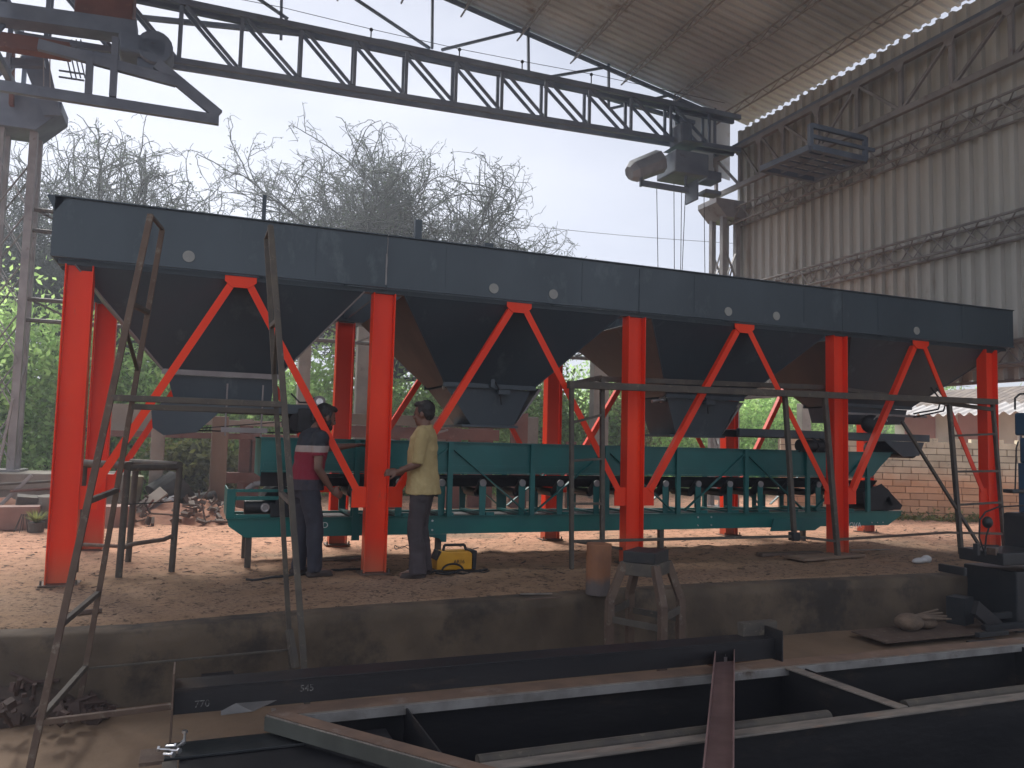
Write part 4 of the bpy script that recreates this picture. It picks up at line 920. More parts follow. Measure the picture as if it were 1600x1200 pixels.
# ------------------------------------------------------------------ foreground steel in the pit
fr = thing("steel_chassis", (3.6, -4.2, FL), "large dark fabricated steel frame with worn top flanges lying in the foreground pit", "steel frame")
FZ = 0.0; x0f, x1f = 1.42, 9.0; yf = -3.70; yn = -4.62
def member(a, b, w=.075, d=.44, nm="beam"):
    a = V(a); b = V(b)
    MB().bar(a-V((0, 0, .005)), b-V((0, 0, .005)), w, .010).build(nm+"_flange", FTOP, fr, bevel=.002)
    dd = (b-a).normalized(); n_ = V((-dd.y, dd.x, 0))
    MB().bar(a-V((0, 0, .011+d/2)), b-V((0, 0, .011+d/2)), .008, d).build(nm+"_web", FBLK, fr)
    MB().bar(a-V((0, 0, .012+d)), b-V((0, 0, .012+d)), w, .010).build(nm+"_flange", FTOP, fr, bevel=.002)
member((x0f, yf-.02, 0), (x1f, yf-.06, 0), .125); MB().bar((x0f+.1, yf-.087, -.028), (x1f, yf-.127, -.028), .006, .045).build("beam_edge", FEDGE, fr)
MB().bar((x0f+.02, yf-.02, .0025), (x1f, yf-.06, .0025), .120, .004).build("rust_skin", FRUST, fr)
member((1.92, yn, 0), (x1f, yn-.03, 0))
member((1.42, yf-.04, .006), (2.9, -5.65, .006), .085)
MB().bar((1.42, yf-.04, .010), (2.9, -5.65, .010), .080, .003).build("rust_skin", FRUST, fr)
_d = (V((2.9, -5.65, 0))-V((1.42, yf-.04, 0))).normalized(); _n = V((_d.y, -_d.x, 0))*.046
MB().bar(V((1.42, yf-.04, -.032))+_n, V((2.9, -5.65, -.032))+_n, .006, .065).build("beam_edge", FSIDE, fr)
member((4.40, yf-.05, -.001), (4.46, yn+.04, -.001)); member((7.1, yf-.05, -.001), (7.15, yn+.04, -.001)); member((2.9, -5.6, 0), (x1f, -5.62, 0))
for xx in (4.52, 2.05, 6.4): MB().b2((xx, yn+.06, FL+.02), (xx+.008, yf-.06, -.02)).build("stiffener", FBLK, fr)
for (a, b, yy) in ((2.2, 4.1, -4.44), (4.62, 6.35, -4.44), (6.6, 8.6, -4.44)):
    MB().tube((a, yy, -.06), (b, yy, -.06), .035, n=14).build("inner_pipe", SCAF, fr)
MB().b2((1.6, yf-.1, FL+.005), (x1f, yn-1.0, FL+.013)).build("bottom_plate", FBLK, fr)

bb = thing("black_beam", (2.8, -3.5, .1), "long black steel channel with chalk marks lying across the back of the foreground frame", "beam")
y0b = -3.655; zb0, zb1 = .010, .118; xa, xb = .985, 4.42
MB().b2((xa, y0b, zb0), (xb, y0b+.008, zb1)).build("web", FBLK, bb); MB().b2((xa, y0b, zb1), (xb, y0b+.165, zb1+.010)).b2((xa, y0b+.008, zb0-.002), (xb, y0b+.165, zb0+.008)).build("flanges", FBLK, bb, bevel=.002)
MB().b2((xa-.01, y0b-.05, zb0-.14), (xa-.002, y0b+.16, zb1+.09)).build("end_plate", SCAFR, bb); MB().b2((xb+.002, y0b-.06, zb0-.01), (xb+.012, y0b+.14, zb1+.07)).build("end_plate", FBLK, bb)
MB().b2((xb-.16, y0b+.10, zb1-.02), (xb+.10, y0b+.16, zb1+.09)).build("end_bracket", SCAF, bb)
a = U(300, 1102, Y=y0b); text_mesh("chalk_mark", "770", .045, (a.x+.01, y0b-.003, zb0+.025), (math.pi/2, 0, .0), CHALK, bb)
a = U(468, 1086, Y=y0b); text_mesh("chalk_mark", "545", .045, (a.x, y0b-.003, zb0+.055), (math.pi/2, 0, .0), CHALK, bb)
gp = MB().prism([U(345, 1118, Y=-3.66), U(345, 1088, Y=-3.60), U(436, 1084, Y=-3.60), U(438, 1092, Y=-3.64), U(395, 1112, Y=-3.70)], (0, -.008, .004)).build("gusset_plate", mat("grey_plate", (.16, .15, .145), (.10, .10, .10), 6, .5, .4)); tag(gp, "grey cut steel plate with chalk ticks leaning on the black channel", "plate")
# stand under the left end of the frame with a clamp and loose bolts
st = thing("support_block", (1.2, -3.75, FL), "dark steel support box under the left corner of the foreground frame", "support")
MB().b2((1.02, -4.35, FL), (1.95, -3.80, -.10)).build("box", FBLK, st, bevel=.006)
MB().b2((.96, -3.92, -.098), (1.55, -3.74, -.085)).build("top_plate", DMACH, st, bevel=.003); MB().b2((.86, -3.86, -.13), (.98, -3.70, -.115)).build("side_plate", SCAFR, st); MB().b2((.86, -3.86, -.20), (1.0, -3.74, -.19)).build("side_plate", SCAFR, st)
MB().b2((.955, -4.35, -.30), (1.015, -3.95, -.085)).build("side_cheek", SCAF, st, bevel=.003)
bz = -.083
for k, (px, py) in enumerate(((258, 1170), (266, 1165), (272, 1172), (280, 1164), (288, 1160), (262, 1178))):
    p = U(px, py, Z=bz+.02); p.z = bz+.018 if k != 4 else bz+.04; r_ = Matrix.Rotation(random.uniform(0, 6), 3, 'Z')
    t = thing("bolt", p, ["leftmost bright zinc bolt of the small heap on the support box","second zinc bolt from the left in the small heap","zinc bolt lying in the middle of the small heap","zinc bolt lying right of the middle, next to the upright one","zinc bolt standing upright at the right end of the small heap","nearest zinc bolt at the front of the small heap"][k], "bolt", "loose bolts on the support box")
    d = r_ @ V((1, 0, .1)) if k != 4 else V((0, 0, 1))
    MB().tube(p-d*.020, p+d*.022, .006, n=8).build("shank", ZINC, t); MB().tube(p+d*.022, p+d*.032, .013, n=6).build("head", ZINC, t)
# channel pointing at the viewer
ch_ = thing("channel_bar", (3.0, -4.5, .06), "reddish brown steel channel pointing toward the viewer across the foreground frame", "channel")
a = U(1133, 1014, Z=.06); b = U(1121, 1235, Z=.06); d = (b-a).normalized(); sdv = V((d.y, -d.x, 0)).normalized(); w_ = .055
MB().bar(V((a.x, a.y, .014)), V((b.x, b.y, .014)), 2*w_, .010).build("web", RUST, ch_)
for e in (-1, 1): MB().bar(V((a.x, a.y, .048))+sdv*e*w_, V((b.x, b.y, .048))+sdv*e*w_, .007, .075).build("flange", RUST, ch_, bevel=.002)
p = L3(a, b, .06); nb_ = thing("nut", (p.x, p.y, .02), "bright zinc nut sitting inside the far end of the reddish channel", "nut"); MB().tube((p.x, p.y, .02), (p.x, p.y, .045), .016, n=6).build("hex", ZINC, nb_); MB().tube((p.x, p.y, .045), (p.x, p.y, .062), .008, n=10).build("stud", ZINC, nb_)

# loose plates and scrap on the pit floor
pl = MB().prism([U(1330, 988, Z=FL+.05), U(1385, 1006, Z=FL+.05), U(1600, 985, Z=FL+.05), U(1530, 966, Z=FL+.05)], (0, 0, .012)).build("floor_plate", SCAFR); tag(pl, "flat rusty plate lying on the pit floor at the right", "plate")
bl = MB().prism([U(1440, 985, Z=FL+.03), U(1440, 985, Z=FL+.03)+V((.02, 0, .06)), U(1385, 1006, Z=FL+.03), U(1380, 1000, Z=FL)], (.3, .05, 0)); 
pk = thing("wrapped_bundle", U(1430, 975, Z=FL+.1), "crumpled tan wrapped bundle lying on the rusty floor plate", "bundle")
p = U(1420, 972, Z=FL+.14); MB().ell(p, (.15, .12, .085), nu=16, nv=10).build("round_end", TAN, pk, smooth=True)
MB().ell(p+V((.20, .02, -.01)), (.18, .10, .065), Matrix.Rotation(.15, 3, 'Y'), 16, 10).build("wrap", TAN, pk, smooth=True)
for k in range(4): MB().tube(p+V((.06, -.06+.02*k, .05)), p+V((.42, -.12+.05*k, .03+.02*k)), .018, .010, 8).build("fold", TAN, pk)
random.seed(5)
def scrap(px, py, z, dims, m_, lab, name="steel_offcut", cat="offcut", rot=(0, 0, 0), grp="steel offcuts in the pit"):
    p = U(px, py, Z=z); R = Matrix.Rotation(rot[2], 3, 'Z') @ Matrix.Rotation(rot[1], 3, 'Y') @ Matrix.Rotation(rot[0], 3, 'X')
    o = MB().box(p, dims, R).build(name, m_, bevel=.004); return tag(o, lab, cat, grp)
scrap(1545, 968, -.33, (.60, .05, .14), FBLK, "black slanting offcut leaning behind the wrapped bundle", rot=(0, .5, .2))
scrap(1500, 955, -.30, (.22, .18, .30), DMACH, "dark conical guard standing right of the wrapped bundle", "machine_guard", "guard", (0, 0, .3))
for k, (px, py, d_, r_) in enumerate(((1535, 1003, (.5, .06, .03), .25), (1550, 990, (.45, .05, .04), .1), (1575, 978, (.5, .07, .05), -.3), (1580, 960, (.6, .05, .06), -.45))):
    scrap(px, py, -.40+.03*k, d_, DMACH, ["lowest grey bar in the offcut pile at the right edge", "second grey bar from the floor in the right offcut pile", "third grey bar in the right offcut pile, tilted", "topmost grey bar in the right offcut pile, steepest tilt"][k], rot=(0, r_*.3, r_))
scrap(1140, 1022, -.06, (.42, .12, .09), mat("orange_rust_block", (.16, .07, .035), (.11, .05, .03), 5, .8), "orange rusty block behind the end of the reddish channel", "rusty_block", "block", (0, 0, .1), None)
scrap(790, 1004, -.40, (.30, .15, .05), CONCP, "flat grey slab at the foot of the concrete step in the middle", "slab", "slab", (0, .1, .3), None)
scrap(340, 1068, -.32, (.20, .10, .12), FBLK, "small black box section behind the black channel", "box_section", "offcut", (0, 0, .1))
lbx = thing("black_motor_stand", U(205, 1085, Z=FL), "small black U shaped stand at the foot of the step, left", "stand")
p = U(205, 1095, Z=FL)
for dx in (-.06, .06): MB().box(p+V((dx, .0, .08)), (.03, .14, .16)).build("side", DMACH, lbx, bevel=.004)
MB().box(p+V((0, .0, .165)), (.15, .15, .02)).build("top", DMACH, lbx, bevel=.004)
# heap of dark scrap at the left foot of the step
rh = thing("scrap_heap", (-.2, -2.2, FL), "dark heap of broken scrap at the foot of the step in the lower left corner", "scrap heap")
hm = MB(); R_ = random.Random(3)
for k in range(150):
    px = R_.uniform(-20, 175); py = R_.uniform(1045, 1125) if px < 90 else R_.uniform(1085, 1122)
    zz = FL+max(.02, (1.0-abs(px-30)/150)*.30*R_.random()); p = U(px, py, Z=zz); s_ = R_.uniform(.02, .075)
    Rm = Matrix.Rotation(R_.uniform(0, 6), 3, V((R_.random(), R_.random(), R_.random())).normalized())
    if k % 4: hm.box(p, (s_, s_*R_.uniform(.4, 1.4), s_*R_.uniform(.3, 1)), Rm)
    else: d = Rm @ V((s_*1.6, 0, 0)); hm.tube(p-d, p+d, R_.uniform(.006, .016), n=6)
tag(hm.build("broken_pieces", mat("sooty_scrap", (.05, .032, .026), (.09, .055, .045), 8, .85, bump=.004)), None) if False else None
o_ = hm.build("broken_pieces", mat("sooty_scrap", (.05, .032, .026), (.09, .055, .045), 8, .85, bump=.004), rh); tag(o_, kind="stuff")
MB().ell(U(18, 1110, Z=FL+.02), (.40, .28, .16), nu=20, nv=12).build("ash_mound", SOOT, rh, smooth=True)

# right-hand machine
rm = thing("workshop_machine", U(1560, 980, Z=FL), "dark oily workshop machine with a blue head and cables at the right edge", "machine")
ym = -2.05
def mb(x0, y0, x1, y1, Yc, dep, m_, nm, bev=.01): return pb(MB(), x0, y0, x1, y1, Yc, dep).build(nm, m_, rm, bevel=bev)
p = U(1505, 880, Y=ym+.6); MB().b2((p.x, ym, FL), (p.x+1.4, ym+.6, p.z)).build("cabinet", DMACH, rm, bevel=.015)
mb(1498, 868, 1660, 880, ym-.05, .5, DMACH, "table")
mb(1493, 888, 1512, 900, ym-.03, .3, DMACH, "vice")
mb(1566, 806, 1690, 868, ym+.1, .4, DMACH, "gear_housing", .03)
mb(1590, 724, 1680, 806, ym+.2, .3, BLUE, "column")
mb(1584, 640, 1690, 682, ym+.1, .45, BLUE, "head", .02)
mb(1592, 682, 1660, 726, ym+.15, .35, BLUE, "head_lower", .02)
mb(1566, 765, 1680, 771, ym+.12, .12, DMACH, "shelf")
MB().path([U(1586, 640, Y=ym+.15), U(1586, 622, Y=ym+.15), U(1593, 616, Y=ym+.15), U(1612, 613, Y=ym+.15)], .010, 8).build("handle", DMACH, rm)
for k, pts in enumerate((((1540, 868), (1530, 840), (1531, 812), (1540, 800), (1560, 792), (1600, 790)), ((1538, 868), (1541, 838), (1546, 822), (1543, 810)), ((1525, 866), (1530, 856), (1535, 852), (1560, 853)))):
    MB().path([U(x, y, Y=ym+.05) for x, y in pts], .009, 6).build("cable", BLK, rm)
MB().ell(U(1543, 816, Y=ym+.06), (.05, .05, .06), nu=12, nv=8).build("knob", DMACH, rm, smooth=True)
mb(1528, 850, 1532, 868, ym+.02, .05, DMACH, "lever", .003); mb(1545, 858, 1560, 868, ym+.02, .1, SCAFR, "vice_jaw", .005)
MB().path([U(x, y, Y=ym+.2) for x, y in ((1586, 770), (1588, 700), (1591, 690))], .008, 6).build("cable", BLK, rm)

# ------------------------------------------------------------------ things about the machine on the ground
wd = thing("welding_machine", (3.5, -.05, 0), "small yellow inverter welding machine with a black handle standing beside the worker's feet", "welder")
a = U(682, 893, Y=-.05); b = U(742, 893, Y=-.05); zt = U(710, 862, Y=-.05).z
MB().prism([(a.x, -.05, .02), (b.x-.03, -.05, .02), (b.x-.03, -.05, zt-.02), (b.x-.06, -.05, zt), (a.x+.03, -.05, zt), (a.x, -.05, zt*.55)], (0, .18, 0)).build("case", YEL, wd, bevel=.012)
MB().prism([(b.x-.028, -.055, .02), (b.x+.01, -.055, .02), (b.x+.02, -.055, zt+.005), (b.x-.07, -.055, zt+.01), (b.x-.028, -.055, zt-.03)], (0, .19, 0)).build("end_bumper", BLK, wd, bevel=.01)
MB().prism([(a.x-.012, -.055, .12), (a.x+.004, -.055, .12), (a.x+.05, -.055, zt+.004), (a.x+.02, -.055, zt+.012)], (0, .19, 0)).build("end_bumper", BLK, wd, bevel=.006)
MB().path([V((a.x+.09, .04, zt)), V((a.x+.10, .04, zt+.055)), V((b.x-.09, .04, zt+.055)), V((b.x-.07, .04, zt))], .014, 10).build("handle", BLK, wd)
text_mesh("lettering", "AR16", .052, ((a.x+b.x)/2-.03, -.056, .085), (math.pi/2, 0, 0), BLK, wd)
MB().path([V((a.x+.10+.11*math.cos(t)+.05, -.10, .02+.07*math.sin(t))) for t in np.linspace(.1, 3.0, 12)], .010, 8).build("lead", BLK, wd)
MB().path([V((3.2+.055*k+.0*k, -.16+.06*math.sin(k*1.3), .018+.012*abs(math.sin(k*.9)))) for k in range(12)], .012, 8).path([V((3.25+.05*k, -.22+.05*math.cos(k*1.7), .018)) for k in range(12)], .010, 8).build("lead", BLK, wd)
hose = MB().path([V((x, .1+.12*math.sin(x*3.1), .016+gz(x, .2)*.8)) for x in np.linspace(1.5, 2.6, 16)], .011, 8).build("cable", BLK); tag(hose, "thin black cable lying on the ground behind the first worker", "cable")
wr = MB().path([V((U(628, 855, Z=.03).x+.09*math.cos(t), U(628, 855, Z=.03).y+.06*math.sin(t), .03+.02*math.sin(3*t))) for t in np.linspace(0, 12, 40)], .004, 5).build("wire_coil", BLK); tag(wr, "small loose coil of black wire behind the second red column", "wire coil")
ws = thing("white_scrap", U(1437, 876, Z=.02), "crumpled white plastic scrap on the ground near the scaffold's right ladder", "scrap"); p = U(1437, 876, Z=.03)
MB().ell(p, (.16, .06, .035), Matrix.Rotation(.3, 3, 'Z'), 12, 6).ell(p+V((.13, .02, .01)), (.07, .05, .05), None, 10, 6).build("crumple", SACK, ws, smooth=True)
# planks/plates lying on the earth
for k, (px, py, d_, rz, m_, lab) in enumerate(((1290, 870, (1.1, .30, .03), .15, WOOD, "weathered board lying on the ground left of the fourth red column"), (1235, 866, (.9, .12, .04), -.05, SCAFR, "thin rusty bar lying in front of the weathered board"), (850, 935, (.35, .02, .012), .1, SCAFR, "thin welding rod near the platform edge"), (838, 928, (.28, .02, .012), -.2, FTOP, "second short rod near the platform edge, paler"), (530, 874, (.5, .12, .02), .1, SCAFR, "small flat offcut beside the first worker's feet"), (1360, 858, (.6, .02, .015), -.15, FTOP, "thin bright strip lying beside the fourth red column"), (140, 955, (.16, .035, .03), .3, SCAFR, "short bolt like bar near the scaffold tower on the platform"))):
    p = U(px, py, Z=.02); p.z = gz(p.x, p.y)+.02; tag(MB().box(p, d_, Matrix.Rotation(rz, 3, 'Z')).build("loose_bar" if k else "board", m_, bevel=.003), lab, "bar" if k else "board")

# small stones and crumbs: nobody could count them
st_m = MB(); R_ = random.Random(9)
for k in range(650):
    x = R_.uniform(-4.5, 13); y = R_.uniform(-1.45, 6.5); s_ = .006+.020*R_.random()**3
    r1 = V((R_.uniform(.6, 1.3), R_.uniform(.6, 1.3), R_.uniform(.4, .8)))*s_; c_ = V((x, y, gz(x, y)+s_*.2))
    v = [c_+V((r1.x*a_, r1.y*b_, r1.z*d_)) for a_, b_, d_ in ((1, 0, 0), (0, 1, 0), (-1, 0, 0), (0, -1, 0), (0, 0, 1), (0, 0, -1))]
    st_m.add(v, [(0, 1, 4), (1, 2, 4), (2, 3, 4), (3, 0, 4), (1, 0, 5), (2, 1, 5), (3, 2, 5), (0, 3, 5)])
ch_m = MB()
for k in range(420):
    x = R_.uniform(-4, 13); y = R_.uniform(-1.4, 5.5); s_ = .010+.030*R_.random()**2; a_ = R_.uniform(-.5, .5)
    ch_m.box((x, y, gz(x, y)+.004), (s_*2.2, s_*R_.uniform(.3, .8), .006), Matrix.Rotation(a_, 3, 'Z') @ Matrix.Rotation(R_.uniform(-.3, .3), 3, 'Y'))
tag(ch_m.build("wood_chips", SOOT), "dark chips and bits of waste trodden into the workshop ground", "litter", kind="stuff")
tag(st_m.build("small_stones", STONE), "small stones and clods scattered over the trodden red ground", "stones", kind="stuff")

# junk at the left, in front of the ledge
def heap(name, cx, cy, rx, ry_, h, m_, lab, seed):
    me = MB(); n = 26; vs = []; R = random.Random(seed)
    for j in range(n+1):
        for i in range(n+1):
            u_ = i/n*2-1; v_ = j/n*2-1; r2 = u_*u_+v_*v_; x = cx+u_*rx; y = cy+v_*ry_
            z = h*max(0, 1-r2)**1.1*(1+.5*noise.noise(V((x*3, y*3, seed))))+.05*noise.noise(V((x*9, y*9, seed)))*max(0, 1-r2)
            vs.append((x, y, z-.02))
    return tag(me.add(vs, [(j*(n+1)+i, j*(n+1)+i+1, (j+1)*(n+1)+i+1, (j+1)*(n+1)+i) for j in range(n) for i in range(n)]).build(name, m_, smooth=True), lab, "earth heap", "earth heaps at the left")
heap("earth_heap", 1.0, 5.6, 1.3, .9, .26, EARTH, "low red earth heap under the scrap left of the conveyor", 4)
heap("earth_heap", -1.2, 5.6, 1.6, .6, .30, EARTH, "flat brown earth heap below the concrete ledge at the far left", 6)
def junk(px, py, Yc, dims, m_, name, lab, rot=(0, 0, 0), cat="scrap", kind_="box"):
    p = U(px, py, Y=Yc); R = Matrix.Rotation(rot[2], 3, 'Z') @ Matrix.Rotation(rot[1], 3, 'Y') @ Matrix.Rotation(rot[0], 3, 'X')
    if kind_ == "box": o = MB().box(p, dims, R).build(name, m_, bevel=.008)
    else:
        d = R @ V((0, 0, dims[2]/2)); o = MB().tube(p-d, p+d, dims[0], dims[1], 24).build(name, m_, bevel=.006)
    return tag(o, lab, cat, "scrap below the concrete ledge")
PINK = mat("faded_pink_tank", (.33, .19, .15), (.26, .15, .12), 4, .7, bump=.003)
junk(182, 820, 4.9, (.24, .24, .55), PINK, "tank", "faded pink round tank standing behind the second red column at left", cat="tank", kind_="tube")
junk(28, 808, 4.6, (.50, .35, .30), PINK, "tank", "faded pink box tank near the left picture edge", cat="tank", rot=(0, 0, .1))
junk(45, 785, 4.9, (.30, .25, .18), SCAF, "old_engine", "dark grey box like engine block on the left scrap", rot=(.1, .1, .2))
junk(74, 800, 4.9, (.15, .13, .45), CONCP, "old_drum", "rusty grey drum beside the first red column", kind_="tube", rot=(.1, 0, 0), cat="drum")
junk(72, 822, 4.7, (.12, .12, .30), SCAF, "old_drum", "dark short drum lying at the foot of the first red column", kind_="tube", rot=(0, 1.4, 0), cat="drum")
junk(256, 795, 5.6, (.15, .17, .36), LSTEEL, "bucket", "pale metal bucket lying on its side on the red earth heap", (0, 1.35, .2), "bucket", "tube")
junk(268, 772, 6.0, (.34, .30, .42), BARK, "stump", "dark broken stump behind the pale bucket", (0, .9, .4), "stump", "tube")
junk(310, 783, 6.2, (.14, .12, .55), BARK, "stump", "dark root piece right of the stump", (0, 1.4, .2), "stump", "tube")
junk(232, 785, 5.5, (.55, .25, .03), PLAS, "wall_board", "tilted grey board leaning on the red earth heap", (.5, -.7, .2), "board")
junk(208, 768, 5.8, (.12, .12, .5), mat("mossy_trunk", (.22, .22, .14), (.15, .15, .10), 5, .9), "log", "mossy upright log between the boards and the pink tank", (.1, .1, 0), "log", "tube")
junk(23, 768, 5.2, (.05, .03, .60), GSTEEL, "leaning_bar", "grey flat bar leaning on the scrap at the far left", (0, .7, 0), "bar")
junk(4, 700, 6.2, (.04, .04, 1.5), GSTEEL, "leaning_bar", "pale bar leaning against the left lattice column", (0, .12, 0), "bar")
for k, (px, py, L_, a_) in enumerate(((215, 812, .7, .6), (225, 825, .6, 1.2), (205, 830, .5, -1.2), (240, 812, .5, -.5), (100, 762, 1.3, 1.5), (30, 755, 1.3, 1.5))):
    p = U(px, py, Y=5.2); d = V((math.sin(a_), .1, math.cos(a_)))*L_/2; o = MB().tube(p-d, p+d, .018, n=8).build("old_pipe", [RUSTB, SCAF][k % 2], None)
    tag(o, ["thin red pipe sticking up from the scrap left of the small trestle", "thin grey pipe lying low on the scrap by the small trestle", "short red pipe lying at the foot of the scrap by the small trestle", "short grey pipe leaning to the left on the red earth heap", "red pipe lying along the ledge beside the first red column", "grey pipe lying along the ledge at the left picture edge"][k], "pipe", "old pipes in the scrap")
jr = random.Random(12); jm = MB()
for k in range(170):
    x = jr.uniform(-.6, 1.6); y = jr.uniform(4.7, 6.1); s_ = jr.uniform(.02, .09); zz = .05+.26*max(0, 1-((x-.8)/1.2)**2-((y-5.6)/.9)**2)
    Rm = Matrix.Rotation(jr.uniform(0, 6), 3, V((jr.random(), jr.random(), jr.random()+.1)).normalized())
    if k % 3: jm.box((x, y, zz), (s_*1.6, s_, s_*.5), Rm)
    else: d = Rm @ V((s_*2.4, 0, 0)); jm.tube(V((x, y, zz))-d, V((x, y, zz))+d, jr.uniform(.006, .018), n=6)
tag(jm.build("broken_scrap", SCAFR), "small broken scrap strewn over the red earth heap left of the conveyor", "scrap", kind="stuff")
sk = thing("sack", U(300, 812, Y=5.6), "white sack with a blue end lying on the orange earth, left of the conveyor", "sack")
p = U(298, 812, Y=5.6); MB().ell(p, (.26, .16, .10), nu=18, nv=10).build("bag", SACK, sk, smooth=True); MB().ell(p+V((.20, -.02, 0)), (.14, .15, .10), nu=14, nv=8).build("blue_end", mat("blue_cloth", (.08, .20, .26), (.06, .15, .20), 8, .8), sk, smooth=True)
pt = thing("potted_plant", U(56, 833, Y=4.1), "small spiky plant in a dark pot, left of the first red column", "plant"); p = U(56, 833, Y=4.1)
MB().tube(p, p+V((0, 0, .14)), .085, .10, 18).build("pot", SCAF, pt, bevel=.006)
m = MB()
for k in range(46):
    a_ = k*2.4; t_ = V((math.cos(a_)*.16, math.sin(a_)*.16, .13+.05*math.sin(k))); b0 = p+V((0, 0, .13)); n_ = V((-math.sin(a_), math.cos(a_), 0))*.012
    m.add([b0-n_, b0+n_, b0+t_*.6+n_, b0+t_, b0+t_*.6-n_], [(0, 1, 2, 3, 4)])
tag(m.build("leaves", LEAFY, pt), kind="stuff")
p = U(36, 830, Y=4.2); pt2 = thing("wire_stand", p, "small wire stand beside the potted plant", "stand")
m = MB()
for k in range(7): a_ = k*.9; m.tube(p+V((math.cos(a_)*.12, math.sin(a_)*.12, -.05)), p+V((math.cos(a_)*.03, math.sin(a_)*.03, .22)), .006, n=5)
tag(m.build("wires", SCAF, pt2), kind="stuff")
# an overhead wire far behind
ow = MB().path([L3(U(700, 338, Y=22), U(1160, 381, Y=22), t_)-V((0, 0, .12*math.sin(math.pi*t_))) for t_ in np.linspace(-.6, 1.4, 24)], .012, 5).build("overhead_wire", BLK); tag(ow, "thin overhead wire crossing the sky behind the trees", "wire")

# ------------------------------------------------------------------ the two workers
def fuse(m, name, ma, parent, vox=.010, it=3, disp=0, dscale=.12):
    o = m.build(name, ma, parent); q = o.modifiers.new("fuse", 'REMESH'); q.mode = 'VOXEL'; q.voxel_size = vox; q.use_smooth_shade = True
    q = o.modifiers.new("soft", 'SMOOTH'); q.iterations = it; q.factor = .5
    if disp:
        tx = bpy.data.textures.new("folds", 'CLOUDS'); tx.noise_scale = dscale; q = o.modifiers.new("folds", 'DISPLACE'); q.texture = tx; q.strength = disp; q.mid_level = .5; q.texture_coords = 'GLOBAL'
    return o
def limb(m, pts, n=14):      # pts: (point, radius) chain of tapering round segments with round joints
    for (a, ra), (b, rb2) in zip(pts, pts[1:]): m.tube(a, b, ra, rb2, n)
    for a, ra in pts: m.ell(a, (ra, ra, ra), nu=n, nv=8)
def oval(m, rings, R, o):    # rings of (x, y, z, rx, ry): a body shell
    n = 20; vs = []
    for (x, y, z, rx, ry2) in rings:
        for i in range(n): t = 2*math.pi*i/n; vs.append(o+R @ V((x+rx*math.cos(t), y+ry2*math.sin(t), z)))
    k = len(rings); fs = [(j*n+i, j*n+(i+1) % n, (j+1)*n+(i+1) % n, (j+1)*n+i) for j in range(k-1) for i in range(n)]
    m.add(vs, fs+[tuple(range(n))[::-1], tuple(range((k-1)*n, k*n))])
def hand(m, w, d, up, s=1.0, curl=.5):
    """palm and five fingers from the wrist w along d; up = back of the hand"""
    d = d.normalized(); sd_ = d.cross(up).normalized(); up = sd_.cross(d).normalized()
    pc = w+d*.045*s; Rm = Matrix((d, sd_, up)).transposed(); m.ell(pc, (.052*s, .040*s, .017*s), Rm, 12, 8)
    for i, L in enumerate((.068, .078, .072, .056)):
        b = w+d*.082*s+sd_*(-.030+.020*i)*s; d1 = (d-up*curl*.5).normalized(); d2 = (d-up*curl*1.6).normalized()
        limb(m, [(b-d*.02, .0095*s), (b+d1*L*.5*s, .0085*s), (b+d1*L*.5*s+d2*L*.5*s, .007*s)], 8)
    b = w+d*.025*s-sd_*.032*s; limb(m, [(b, .012*s), (b-sd_*.028*s+d*.028*s, .010*s), (b-sd_*.030*s+d*.055*s-up*.012*s, .008*s)], 8)
